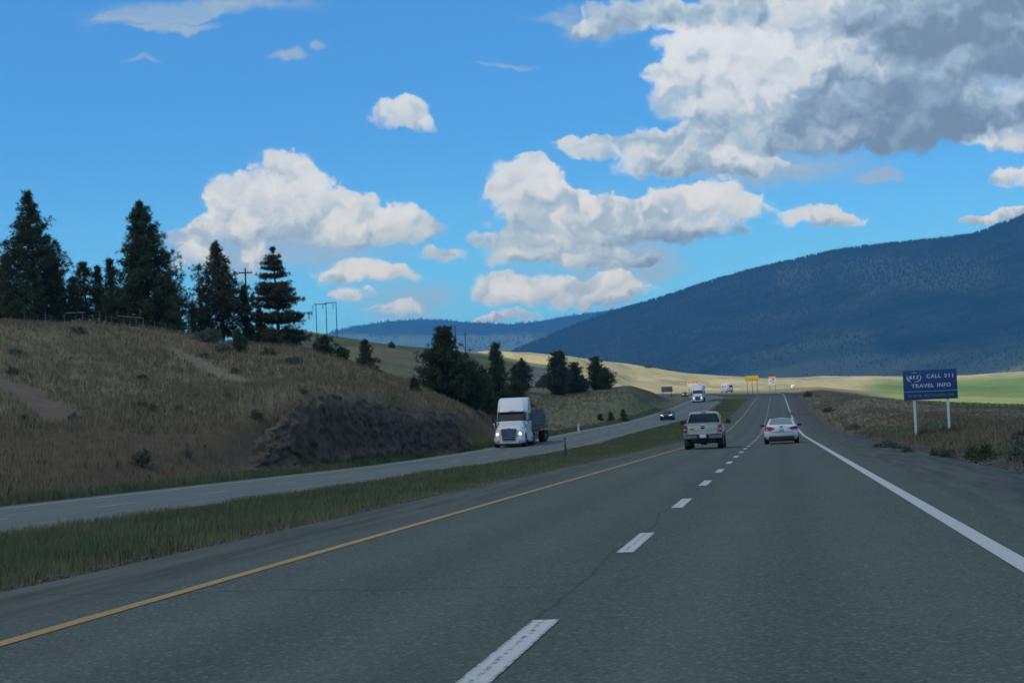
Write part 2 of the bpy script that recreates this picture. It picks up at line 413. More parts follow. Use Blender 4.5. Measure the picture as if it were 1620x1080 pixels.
for pts, wid, cc in [([(-20, 606), (35, 618), (70, 640), (100, 660)], 1.7, (.155, .125, .10)), ([(272, 553), (300, 566), (345, 590), (392, 606)], 1.0, (.20, .17, .125)),
                     ([(597, 597), (615, 603), (632, 612)], .8, (.17, .145, .105)), ([(1370, 646), (1420, 652), (1470, 654), (1530, 662)], 2.2, (.13, .105, .085)),
                     ([(1000, 612), (1035, 622), (1060, 632)], 3, (.115, .085, .06))]:
    col = lerp(col, cc, strip_mask(pts, wid))
n0, nr = XG.shape
V = np.c_[XG.ravel(), YG.ravel(), ZG.ravel()]
V = np.vstack([V, [[0, 0, -.14]]]); cA = np.vstack([col.reshape(-1, 3), [[.1, .1, .1]]])
ii, jj = np.meshgrid(np.arange(n0-1), np.arange(nr-1), indexing='ij'); ii, jj = ii.ravel(), jj.ravel()
Fq = np.c_[ii*nr+jj, (ii+1)*nr+jj, (ii+1)*nr+jj+1, ii*nr+jj+1][:, ::-1]
gm, t, b = new_mat('ground_cover')
at_ = t.n('ShaderNodeAttribute', attribute_name='cover')
tc = t.n('ShaderNodeTexCoord').outputs['Object']
na = t.noise(tc, .9, 6, .65).outputs['Fac']; nb = t.noise(tc, 5, 5, .7).outputs['Fac']; nc_ = t.noise(tc, .11, 5, .6).outputs['Fac']
f = t.math('ADD', t.math('ADD', t.math('MULTIPLY', na, .5), t.math('MULTIPLY', nb, .35)), t.math('MULTIPLY', nc_, .3))
var = t.ramp(f, [(.38, (.55, .56, .55)), (.58, (1, 1, 1)), (.78, (1.4, 1.36, 1.25))])
mixv = t.mix(1, at_.outputs['Color'], var, 'MULTIPLY')
t.link(mixv, b.inputs['Base Color']); b.inputs['Roughness'].default_value = .95; b.inputs['Specular IOR Level'].default_value = .1
bp = t.n('ShaderNodeBump', i_Strength=.7, i_Distance=.15); t.link(f, bp.inputs['Height']); t.link(bp.outputs[0], b.inputs['Normal'])
ground = np_mesh('ground', V, Fq, gm, smooth=True, cols={'cover': cA})
bmg = bmesh.new(); bmg.from_mesh(ground.data); bmg.verts.ensure_lookup_table()
cv = bmg.verts[len(V)-1]
for i in range(n0-1):
    try: bmg.faces.new((cv, bmg.verts[i*nr], bmg.verts[(i+1)*nr])).smooth = True
    except ValueError: pass
bmesh.ops.recalc_face_normals(bmg, faces=bmg.faces); bmg.to_mesh(ground.data); bmg.free()
tag(ground, 'rolling dry grass hillside and valley fields around the highway', kind='structure')

# ------------------------------------------------------------------ pavements and painted lines
def strip(name, q, z, offs, mat_, thick=0, dz=0, smooth=True, cols=None):
    """sheet along a centre line between side offsets, with a skirt when it is a pavement"""
    t_, n_ = frame(q); s = arclen(q); offs = list(offs); rows = []
    for o in offs: rows.append(np.c_[q[:, 0]+n_[:, 0]*o, q[:, 1]+n_[:, 1]*o, z+dz])
    oo = offs[:]
    if thick:
        a, b_ = rows[0].copy(), rows[-1].copy(); a[:, 2] -= thick; b_[:, 2] -= thick
        a[:, :2] -= n_*.25; b_[:, :2] += n_*.25
        rows = [a]+rows+[b_]; oo = [offs[0]]+offs+[offs[-1]]
    V = np.stack(rows, 1).reshape(-1, 3); m_, k_ = len(q), len(rows)
    ii, jj = np.meshgrid(np.arange(m_-1), np.arange(k_-1), indexing='ij'); ii, jj = ii.ravel(), jj.ravel()
    F_ = np.c_[ii*k_+jj, ii*k_+jj+1, (ii+1)*k_+jj+1, (ii+1)*k_+jj]
    uv = np.stack([np.repeat(np.array(oo)[None], m_, 0), np.repeat(s[:, None], k_, 1), np.zeros((m_, k_))], 2).reshape(-1, 3)
    return np_mesh(name, V, F_, mat_, smooth=smooth, cols={'lane': uv})
def asphalt(name, lo, hi, shoulder_l, shoulder_r, paint=None, seam=True, verge=(.09, .085, .08)):
    m_, t, b = new_mat(name)
    a = t.n('ShaderNodeAttribute', attribute_name='lane').outputs['Vector']
    sx = t.n('ShaderNodeSeparateXYZ'); t.link(a, sx.inputs[0]); X, Y = sx.outputs[0], sx.outputs[1]
    vo = t.n('ShaderNodeTexVoronoi', i_Scale=42.0); t.link(a, vo.inputs['Vector'])
    st = t.vmath('MULTIPLY', a, (1.3, .06, 1))
    big = t.noise(a, .35, 5, .6).outputs['Fac']; streak = t.noise(st, 1.2, 4, .6).outputs['Fac']; fine = t.noise(a, 26, 3, .7).outputs['Fac']
    sp = t.n('ShaderNodeSeparateXYZ'); t.link(vo.outputs['Color'], sp.inputs[0])
    f = t.math('ADD', t.math('ADD', t.math('MULTIPLY', big, .35), t.math('MULTIPLY', streak, .35)), t.math('MULTIPLY', fine, .3))
    base = t.ramp(f, [(.32, lo), (.68, hi)])
    stone = t.sstep(.80, 1.0, sp.outputs[0])                     # pale stones in the chip seal
    base = t.mix(t.math('MULTIPLY', stone, .75), base, c4(tuple(min(1, c*2.0) for c in hi)))
    dark = t.sstep(.30, .0, sp.outputs[1]); base = t.mix(t.math('MULTIPLY', dark, .6), base, c4(tuple(c*.4 for c in lo)))
    # wheel paths polished slightly, oil line between them
    for c_, w_, d_, cc in [(-2.65, .55, .14, tuple(c*1.4 for c in hi)), (-.95, .55, .14, tuple(c*1.4 for c in hi)), (.95, .55, .14, tuple(c*1.4 for c in hi)), (2.65, .55, .14, tuple(c*1.4 for c in hi)), (-1.8, .45, .22, tuple(c*.6 for c in lo)), (1.8, .45, .18, tuple(c*.6 for c in lo))]:
        g = t.sstep(w_, 0, t.math('ABSOLUTE', t.math('SUBTRACT', X, c_)))
        base = t.mix(t.math('MULTIPLY', g, t.math('MULTIPLY', streak, d_*2)), base, c4(cc))
    sh = t.math('MAXIMUM', t.sstep(shoulder_l+.1, shoulder_l-.5, t.math('ADD', X, t.math('MULTIPLY_ADD', streak, .5, -.25))), t.sstep(shoulder_r-.1, shoulder_r+.6, t.math('ADD', X, t.math('MULTIPLY_ADD', streak, .5, -.25))))
    shc = t.mix(t.sstep(.35, .65, t.noise(st, 2.5, 5, .65).outputs['Fac']), c4(tuple(c*.66*w for c, w in zip(lo, (1.1, 1, .95)))), c4(tuple(c*.95*w for c, w in zip(hi, (1.08, 1, .94)))))
    base = t.mix(t.math('MULTIPLY', sh, .85), base, shc)
    if seam:   # paving joint along the lane line and tarred cracks across
        wob = t.math('MULTIPLY_ADD', t.noise(t.vmath('MULTIPLY', a, (0, .25, 0)), 1, 3, .5).outputs['Fac'], .5, -.33)
        sj = t.sstep(.030, .008, t.math('ABSOLUTE', t.math('SUBTRACT', X, wob)))
        base = t.mix(t.math('MULTIPLY', sj, .4), base, c4((.012, .012, .012)))
        band = t.math('MULTIPLY', t.sstep(.8, .1, t.math('ABSOLUTE', t.math('ADD', X, .15))), t.sstep(.4, .6, big))
        base = t.mix(t.math('MULTIPLY', band, .25), base, c4(tuple(c*.6 for c in lo)))
        for y0, slope, x0, x1 in [(54.6, .12, -6, -.2), (78, -.1, -6, 7), (97, .05, -4, 7), (130, .1, -6, 3)]:
            yy = t.math('MULTIPLY_ADD', t.noise(t.vmath('MULTIPLY', a, (.9, 0, 0)), 1, 4, .6).outputs['Fac'], .9, y0-.45)
            cr_ = t.sstep(.07, .02, t.math('ABSOLUTE', t.math('SUBTRACT', t.math('MULTIPLY_ADD', X, slope, Y), yy)))
            cr_ = t.math('MULTIPLY', cr_, t.math('MULTIPLY', t.sstep(x0, x0+.3, X), t.sstep(x1, x1-.3, X)))
            base = t.mix(t.math('MULTIPLY', cr_, .35), base, c4((.014, .014, .014)))
    t.link(base, b.inputs['Base Color'])
    t.link(t.math('MULTIPLY_ADD', fine, .25, .72), b.inputs['Roughness']); b.inputs['Specular IOR Level'].default_value = .3
    bp = t.n('ShaderNodeBump', i_Strength=.55, i_Distance=.012); t.link(vo.outputs['Distance'], bp.inputs['Height']); t.link(bp.outputs[0], b.inputs['Normal'])
    return m_
def paint(name, colr, worn=.5, base=(.07, .075, .075), crack=True):
    m_, t, b = new_mat(name)
    a = t.n('ShaderNodeAttribute', attribute_name='lane').outputs['Vector']
    nz = t.noise(a, 9, 6, .7).outputs['Fac']; n2_ = t.noise(a, .7, 4, .6).outputs['Fac']
    f = t.math('MULTIPLY', t.sstep(.50, .66, t.math('ADD', t.math('MULTIPLY', nz, .65), t.math('MULTIPLY', n2_, .35))), worn)
    c_ = t.mix(f, c4(colr), c4(base))
    if crack:
        sx0 = t.n('ShaderNodeSeparateXYZ'); t.link(a, sx0.inputs[0]); rag = t.math('MULTIPLY', t.sstep(.06, .098, t.math('ABSOLUTE', sx0.outputs[0])), t.sstep(.40, .58, t.noise(a, 14, 5, .65).outputs['Fac'])); c_ = t.mix(rag, c_, c4(base))
        sx = t.n('ShaderNodeSeparateXYZ'); t.link(a, sx.inputs[0])
        wob = t.math('MULTIPLY_ADD', t.noise(t.vmath('MULTIPLY', a, (0, 2.2, 0)), 1, 5, .6).outputs['Fac'], .10, -.06)
        cj = t.sstep(.022, .008, t.math('ABSOLUTE', t.math('SUBTRACT', sx.outputs[0], wob)))
        c_ = t.mix(t.math('MULTIPLY', t.math('MULTIPLY', cj, .7), t.sstep(.46, .56, nz)), c_, c4((.03, .03, .03)))
    t.link(c_, b.inputs['Base Color']); b.inputs['Roughness'].default_value = .65; return m_
asp1 = asphalt('chip_seal_asphalt', (.066, .085, .074), (.106, .130, .113), -4.0, 4.1)
asp2 = asphalt('pale_asphalt', (.105, .132, .126), (.158, .190, .180), -3.9, 4.1, seam=False)
whitep, yellowp = paint('white_road_paint', (.58, .60, .59), .28), paint('yellow_road_paint', (.45, .27, .065), .55, crack=False)
edgep = paint('white_edge_paint', (.56, .58, .57), .25, crack=False)
z1, z2 = zroad(OUR, 0), zroad(ONC, 1)
road = strip('road', OUR, z1, [-OL, -4.5, -3.6, -1.8, 0, 1.8, 3.6, 4.6, OR_], asp1, thick=.3)
tag(road, 'grey chip sealed carriageway leading away uphill', kind='structure')
road2 = strip('oncoming_road', ONC, z2, [-NL, -3.6, -1.8, 0, 1.8, 3.6, NR], asp2, thick=.3)
tag(road2, 'paler oncoming carriageway curving along the hill', kind='structure')
tag(strip('yellow_line', OUR, z1, [-3.71, -3.57], yellowp, dz=.006), 'solid yellow line along the median side', kind='structure')
tag(strip('edge_line', OUR, z1, [3.52, 3.72], edgep, dz=.006), 'solid white edge line on the right', kind='structure')
tag(strip('oncoming_edge_line', ONC, z2, [-3.82, -3.67], edgep, dz=.006), 'white edge line of the oncoming road', kind='structure')
tag(strip('oncoming_yellow_line', ONC, z2, [3.67, 3.8], yellowp, dz=.006), 'yellow line of the oncoming road', kind='structure')
def dashes(name, q, z, first, length, period, n, half, mat_):
    s = arclen(q); t_, n_ = frame(q); Vs, Fs, U = [], [], []
    for k_ in range(n):
        a = first+k_*period
        if a+length > s[-1]: break
        ts = np.linspace(a, a+length, 5)
        for j, ss_ in enumerate(ts):
            c = np.array([np.interp(ss_, s, q[:, 0]), np.interp(ss_, s, q[:, 1])]); nn = np.array([np.interp(ss_, s, n_[:, 0]), np.interp(ss_, s, n_[:, 1])])
            zz = np.interp(ss_, s, z)+.006
            for o in (-half, 0, half): Vs.append((*(c+nn*o), zz)); U.append((o, ss_, 0))
            if j:
                i0 = len(Vs)-6
                Fs += [(i0, i0+1, i0+4, i0+3), (i0+1, i0+2, i0+5, i0+4)]
    return np_mesh(name, Vs, Fs, mat_, cols={'lane': np.array(U)})
s_at = lambda q, Y: float(np.interp(Y, q[:200, 1], arclen(q)[:200]))
DASH0 = s_at(OUR, 11.5)-3.0
tag(dashes('lane_dashes', OUR, z1, DASH0, 3.1, 9.05, 90, .095, whitep), 'broken white lane line between the two lanes', kind='structure')
tag(dashes('oncoming_lane_dashes', ONC, z2, 2, 3.1, 9.05, 80, .075, paint('worn_white_road_paint', (.40, .42, .41), .75)), 'broken white lane line of the oncoming road', kind='structure')
# worn reflector marks between dashes
for Yk in (15.3, 24.3):
    pass
# gravel side road on the hill
gr, t, b = new_mat('gravel'); tc = t.n('ShaderNodeTexCoord').outputs['Object']
t.link(t.ramp(t.noise(tc, 3, 6, .7).outputs['Fac'], [(.3, (.14, .14, .13)), (.7, (.21, .205, .195))]), b.inputs['Base Color']); b.inputs['Roughness'].default_value = .95
L_ = [hit(*p) for p in [(848, 582), (840, 591), (831, 602), (826, 613)]]; R_ = [hit(*p) for p in [(872, 582), (866, 590), (853, 602), (844, 613)]]
Vs = []; Fs = []; nL = 24; nW = 7
for i in range(nL):
    t_ = i/(nL-1)*3; k_ = min(int(t_), 2); f_ = t_-k_
    l = L_[k_]*(1-f_)+L_[k_+1]*f_; r = R_[k_]*(1-f_)+R_[k_+1]*f_
    for j in range(nW):
        p = l+(r-l)*j/(nW-1); Vs.append((p[0], p[1], zt1(p[0], p[1])+.22))
for i in range(nL-1):
    for j in range(nW-1): Fs.append((i*nW+j, i*nW+j+1, (i+1)*nW+j+1, (i+1)*nW+j))
tag(np_mesh('gravel_road', Vs, Fs, gr, smooth=True), 'grey gravel side road climbing between pines', kind='structure')

# ------------------------------------------------------------------ rock cut beside the oncoming road
rm, t, b = new_mat('blasted_rock'); tc = t.n('ShaderNodeTexCoord').outputs['Object']
a_ = t.noise(t.vmath('MULTIPLY', tc, (1, 1, .6)), .9, 8, .7, .4).outputs['Fac']; b_ = t.noise(tc, .25, 4, .6).outputs['Fac']
c_ = t.ramp(a_, [(.3, (.034, .026, .017)), (.5, (.092, .070, .048)), (.66, (.14, .11, .074)), (.8, (.24, .19, .13))])
c_ = t.mix(t.math('MULTIPLY', t.sstep(.5, .68, b_), .6), c_, c4((.10, .068, .048)))
so = t.n('ShaderNodeAttribute', attribute_name='soil'); sx_ = t.n('ShaderNodeSeparateXYZ'); t.link(so.outputs['Vector'], sx_.inputs[0])
c_ = t.mix(t.sstep(.42, .72, t.math('ADD', t.math('MULTIPLY', sx_.outputs[0], .7), t.math('MULTIPLY', a_, .5))), c_, t.ramp(t.noise(tc, 2.2, 5, .65).outputs['Fac'], [(.3, (.10, .075, .052)), (.7, (.20, .16, .10))]))
t.link(c_, b.inputs['Base Color']); b.inputs['Roughness'].default_value = .95; b.inputs['Specular IOR Level'].default_value = .15
bp = t.n('ShaderNodeBump', i_Strength=.9, i_Distance=.3); t.link(a_, bp.inputs['Height']); t.link(bp.outputs[0], b.inputs['Normal'])
rx = [345, 400, 448, 500, 527, 552, 590, 628, 654, 679, 705, 722, 738, 746]
rtoe = [(x, y) for x, y in zip(rx, [712, 716, 722, 720, 718, 717, 714, 711, 709, 707, 706, 705, 703, 700])]
rtop = [704, 664, 640, 626, 624, 632, 634, 642, 655, 652, 651, 652, 680, 702]
rD0 = np.interp(rx, [345, 480, 600, 700, 745], [82.5, 96.5, 113.5, 130.5, 139.5])
NU, NV = 260, 40; Vs = np.zeros((NU, NV+6, 3)); soil = np.zeros((NU, NV+6))
for i in range(NU):
    x = 345+(746-345)*i/(NU-1); yt = np.interp(x, rx, rtop); D0 = np.interp(x, rx, rD0)
    yb = np.interp(x, [q_[0] for q_ in rtoe], [q_[1] for q_ in rtoe])
    a = np.array(at(x, yb, D0)); c = np.array(at(x, yt, D0+4.6)); a[2] = min(a[2], zt1(a[0], a[1]))-.3
    for j in range(NV):
        f_ = j/(NV-1); p = a+(c-a)*f_; p[1] = a[1]+(c[1]-a[1])*f_**1.5; p[0] = a[0]+(c[0]-a[0])*f_**1.5
        q_ = Vector((p[0]*.42, p[1]*.42, p[2]*.75))
        o_ = mnoise.ridged_multi_fractal(q_*1.3+Vector((p[2]*.25, 0, 0)), 1., 2.1, 5, 1., 2.)*.42-.5+mnoise.noise(q_*.8)*.8
        cell = mnoise.cell(Vector((p[0]*.9+p[2]*.5, 3, p[2]*1.5-p[0]*.3)))*.45+mnoise.cell(Vector((p[0]*2.1-p[2]*.6, 7, p[2]*2.6)))*.2
        o_ = (o_+cell)*.5; o_ += mnoise.fractal(q_*5, 1, 2.1, 4)*.16-abs(mnoise.noise(Vector((p[0]*1.1+p[2]*.8, p[2]*.4, 5.))))*.25; e_ = min(1, i/40, (NU-1-i)/14)
        soil[i, j] = max(0, .75*(1-i/95), f_**3*.9, (1-f_)**4*1.1, (1-(NU-1-i)/16)); soil[i, NV:] = 1
        p[1] -= o_*e_; fd = float(1-ss(0, 105, i)); p[2] = p[2]*(1-fd)+(zt1(p[0], p[1])-.35)*fd; sk = 1-min(1, (NU-1-i)/18); p[2] -= sk; p[1] += sk; p[0] -= mnoise.noise(q_*3+Vector((9, 0, 0)))*.3*e_; p[2] += mnoise.noise(q_*2.3)*.25*f_*e_; Vs[i, j] = p
    for j in range(6):
        p = Vs[i, NV-1].copy(); p[1] += (j+1)*.8; p[2] -= .05*(j+1)**2+.12*(j+1)*float(1-ss(0, 105, i)); Vs[i, NV+j] = p
nv = NV+6; ii, jj = np.meshgrid(np.arange(NU-1), np.arange(nv-1), indexing='ij'); ii, jj = ii.ravel(), jj.ravel()
rock = np_mesh('rock_face', Vs.reshape(-1, 3), np.c_[ii*nv+jj, (ii+1)*nv+jj, (ii+1)*nv+jj+1, ii*nv+jj+1], rm, cols={'soil': np.repeat(soil.reshape(-1, 1), 3, 1)})
tag(rock, 'dark blasted rock cut beside the oncoming road', kind='structure')

# ------------------------------------------------------------------ mountains
def mountain_mat(name, lo, hi, patch, amount):
    m_, t, b = new_mat(name); tc = t.n('ShaderNodeTexCoord').outputs['Object']
    a = t.noise(tc, .006, 7, .65).outputs['Fac']; g = t.noise(tc, .0016, 6, .62, .5).outputs['Fac']; f = t.noise(tc, .03, 5, .7).outputs['Fac']
    c = t.ramp(t.math('ADD', t.math('MULTIPLY', a, .6), t.math('MULTIPLY', f, .4)), [(.35, lo), (.65, hi)])
    pa = t.n('ShaderNodeAttribute', attribute_name='meadow'); sx = t.n('ShaderNodeSeparateXYZ'); t.link(pa.outputs['Vector'], sx.inputs[0])
    k = t.math('MULTIPLY', t.sstep(.42, .62, t.math('ADD', t.math('MULTIPLY', sx.outputs[0], .55), t.math('MULTIPLY', t.math('ADD', t.math('MULTIPLY', g, .5), t.math('MULTIPLY', a, .5)), .6))), amount)
    t.link(t.mix(k, c, c4(patch)), b.inputs['Base Color']); b.inputs['Roughness'].default_value = 1; b.inputs['Specular IOR Level'].default_value = 0
    bp = t.n('ShaderNodeBump', i_Strength=1, i_Distance=14); t.link(f, bp.inputs['Height']); t.link(bp.outputs[0], b.inputs['Normal'])
    return m_
def mountain(name, sky, Dtop, Dfoot, nx, ny, mat_, rough, meadow=lambda x, y: 0*x, seed=0, zf=18., back=2200):
    xs = np.linspace(sky[0][0], sky[-1][0], nx); yk = np.interp(xs, *zip(*sky)); kk = np.hanning(5); kk /= kk.sum()
    yk = np.convolve(np.pad(yk, 2, mode='edge'), kk, 'valid'); Dt = np.interp(xs, *zip(*Dtop)); Df = np.interp(xs, *zip(*Dfoot))
    g = np.zeros((nx, ny+8, 3)); md = np.zeros((nx, ny+8))
    for i in range(nx):
        tp = np.array(at(xs[i], yk[i], Dt[i])); ft = np.array(at(xs[i], 640, Df[i])); ft[2] = zf
        for j in range(ny):
            f = j/(ny-1); p = ft+(tp-ft)*f; p[2] = ft[2]+(tp[2]-ft[2])*(f**1.12)
            amp = rough*math.sin(math.pi*min(f*1.02, 1))
            nn = mnoise.hetero_terrain(Vector((p[0]*.00115+seed, p[1]*.0006, .3)), .9, 2, 4, .5)-.8
            n2_ = mnoise.noise(Vector((p[0]*.006, p[1]*.004, seed+3.)))
            p[2] += amp*(nn*.9+n2_*.22); g[i, j] = p
            px_ = 810+FPX*p[0]/p[1]; 
            a = math.atan2(p[2]-EYE, p[1]); md[i, j] = meadow(px_, 682-.04*(px_-810)-math.tan(a)*FPX)
        for j in range(8):
            p = g[i, ny-1].copy(); p[1] += back*(j+1)/8; p[0] *= 1+.0*(j); p[2] = p[2]*(1-((j+1)/8)**1.3)+0; g[i, ny+j] = p
    n_ = ny+8; ii, jj = np.meshgrid(np.arange(nx-1), np.arange(n_-1), indexing='ij'); ii, jj = ii.ravel(), jj.ravel()
    o = np_mesh(name, g.reshape(-1, 3), np.c_[ii*n_+jj, (ii+1)*n_+jj, (ii+1)*n_+jj+1, ii*n_+jj+1], mat_, smooth=True, cols={'meadow': np.c_[md.ravel(), md.ravel()*0, md.ravel()*0]})
    return o, g, md
def mead(x, y):
    v = .35
    v += .75*math.exp(-((y-(600-(x-1160)*.28))/18)**2)*ss(1120, 1180, x)*ss(1400, 1330, x)
    v += .40*ss(545, 590, y)*ss(1180, 1280, x)
    v += .35*math.exp(-((y-428)/24)**2)*ss(1300, 1420, x)*ss(1600, 1520, x)
    v += .30*math.exp(-((y-440)/14)**2)*ss(1220, 1250, x)*ss(1300, 1280, x)
    return float(v)
mm1 = mountain_mat('mountain_forest_floor', (.012, .022, .018), (.030, .044, .032), (.118, .132, .086), .9)
SKY1 = [(760, 600), (785, 572), (810, 557), (835, 546), (870, 533), (900, 519), (950, 501), (1000, 485), (1060, 468), (1120, 447), (1200, 425), (1280, 407), (1330, 396), (1400, 388), (1470, 381), (1540, 373), (1580, 357), (1620, 343), (1750, 290), (1950, 240), (2300, 220), (2800, 300), (3400, 420)]
mt, mg, mmd = mountain('mountain', SKY1, [(700, 6000), (1100, 5600), (1620, 5000), (3400, 4800)], [(700, 4400), (1100, 3300), (1620, 2800), (3400, 2600)], 220, 60, mm1, 42, mead, 1.)
tag(mt, 'long dark blue forested mountain rising behind the fields', kind='structure')
SKY2 = [(-900, 560), (-300, 545), (200, 540), (480, 538), (530, 524), (565, 516), (620, 508), (670, 505), (740, 510), (800, 514), (850, 509), (900, 500), (960, 492), (1010, 482), (1100, 470), (1250, 462)]
mm2 = mountain_mat('far_hill_forest_floor', (.012, .024, .022), (.03, .05, .04), (.13, .18, .10), .95)
ht, hg, hmd = mountain('hills', SKY2, [(-900, 11800), (1250, 12000)], [(-900, 7600), (700, 7600), (1250, 8600)], 170, 40, mm2, 30, lambda x, y: float(.1+.62*ss(515, 545, y)), 5., back=1500)
tag(ht, 'far blue forested hills beyond the valley', kind='structure')
def forest(name, g, md, n, hmin, hmax, mask, label):
    nx, nj = g.shape[:2]; u = rng.random(n)*(nx-1.001); v = (rng.random(n)**.7)*(nj-8-1.001)
    v[:n//9] = nj-8-1.02-rng.random(n//9)*.5
    i, j = u.astype(int), v.astype(int); fu, fv = (u-i)[:, None], (v-j)[:, None]
    p = (g[i, j]*(1-fu)+g[i+1, j]*fu)*(1-fv)+(g[i, j+1]*(1-fu)+g[i+1, j+1]*fu)*fv
    px_ = 810+FPX*p[:, 0]/p[:, 1]; keep = (px_ > mask[0]) & (px_ < mask[1]); mdv = md[i, j]+vnoise(p[:, 0], p[:, 2]*3, 260, 51, 5)*1.1; keep &= rng.random(n) > np.clip((mdv-.62)*1.9, 0, .93); p = p[keep]; px_ = px_[keep]
    m_ = len(p); h = hmin+(hmax-hmin)*rng.random(m_)**1.5; h *= np.clip(p[:, 1]/5200, .42, 1.0); r = h*(.18+.12*rng.random(m_)); a0 = rng.random(m_)*6.28
    Vs = np.zeros((m_, 8, 3)); Vs[:, 0] = p+np.c_[0*h, 0*h, h]
    for k_ in range(5):
        a = a0+k_*2*math.pi/5; Vs[:, 1+k_] = p+np.c_[np.cos(a)*r, np.sin(a)*r, h*.12+0*a]
    Vs = Vs[:, :6]; base = np.arange(m_)[:, None]*6
    F_ = np.concatenate([np.c_[base, base+1+k_, base+1+(k_+1) % 5] for k_ in range(5)])
    o = np_mesh(name, Vs.reshape(-1, 3), F_, M['forest']); return tag(o, label, kind='stuff')
forest('forest', mg, mmd, 52000, 7, 14, (690, 1700), 'conifer forest covering the long mountain')
forest('forest', hg, hmd, 12000, 12, 24, (430, 1100), 'conifer forest covering the far hills')
# ------------------------------------------------------------------ sky, sun, clouds, haze
SUN_AZ, SUN_EL = R(-122), R(50)
sd = Vector((math.sin(SUN_AZ)*math.cos(SUN_EL), math.cos(SUN_AZ)*math.cos(SUN_EL), math.sin(SUN_EL)))
sun_d = bpy.data.lights.new('sun', 'SUN'); sun = bpy.data.objects.new('sun', sun_d); C.objects.link(sun)
sun_d.energy = 4.0; sun_d.angle = R(.5); sun_d.color = (1, .95, .86)
sun.rotation_euler = sd.to_track_quat('Z', 'Y').to_euler()
w = bpy.data.worlds.new('World'); scene.world = w; w.use_nodes = True; t = NT(w.node_tree)
bg = t.N['Background']; bg.inputs['Strength'].default_value = .1
sky = t.n('ShaderNodeTexSky', sky_type='NISHITA', sun_disc=False, sun_elevation=SUN_EL, sun_rotation=SUN_AZ)
sky.air_density = 1.0; sky.dust_density = .2; sky.ozone_density = 2.5; sky.altitude = 900
d = t.n('ShaderNodeTexCoord').outputs['Generated']
sx = t.n('ShaderNodeSeparateXYZ'); t.link(d, sx.inputs[0])
yy = t.math('MAXIMUM', sx.outputs[1], .06)
u, v = t.math('DIVIDE', sx.outputs[0], yy), t.math('DIVIDE', sx.outputs[2], yy)
def comb(a, b):
    nd = t.n('ShaderNodeCombineXYZ'); t.put(a, nd.inputs[0]); t.put(b, nd.inputs[1]); return nd.outputs[0]
p = comb(u, v)

def noise2(vec, *a):
    nd = t.noise(vec, *a); nd.noise_dimensions = '2D'; return nd
skyc = t.mix(1, sky.outputs[0], (SKYTINT[0], SKYTINT[1], SKYTINT[2], 1), 'MULTIPLY')
wn = noise2(p, 15, 3, .5).outputs['Color']; wn2 = noise2(p, 60, 3, .6).outputs['Color']
pw = t.vmath('ADD', p, t.vmath('ADD', t.vmath('MULTIPLY', t.vmath('SUBTRACT', wn, (.5, .5, .5)), (.034, .022, 0)), t.vmath('MULTIPLY', t.vmath('SUBTRACT', wn2, (.5, .5, .5)), (.012, .010, 0))))
stretch = t.vmath('MULTIPLY', pw, (1, 1.3, 1))
def puff(vec, sc, det):
    nd = t.n('ShaderNodeTexVoronoi', feature='F1', voronoi_dimensions='2D', i_Scale=sc); nd.inputs['Detail'].default_value = det; nd.inputs['Roughness'].default_value = .5
    t.link(vec, nd.inputs['Vector']); return t.math('SUBTRACT', 1.0, t.math('POWER', nd.outputs['Distance'], 1.4))
wp = t.vmath('ADD', stretch, t.vmath('MULTIPLY', t.vmath('SUBTRACT', wn2, (.5, .5, .5)), (.018, .018, 0)))
nA = t.math('ADD', t.math('MULTIPLY', noise2(stretch, 34, 7, .54).outputs['Fac'], .74), t.math('MULTIPLY', puff(wp, 52, 1.2), .26))
OFFS = (-.0075, .0115, 0)
def lump(vec): return t.math('ADD', t.math('MULTIPLY', noise2(vec, 30, 3, .5).outputs['Fac'], .74), t.math('MULTIPLY', puff(vec, 50, .6), .30))
relief = t.math('SUBTRACT', lump(wp), lump(t.vmath('ADD', wp, OFFS)))
big = noise2(t.vmath('ADD', stretch, (3.1, 1.7, 0)), 13, 4, .5).outputs['Fac']
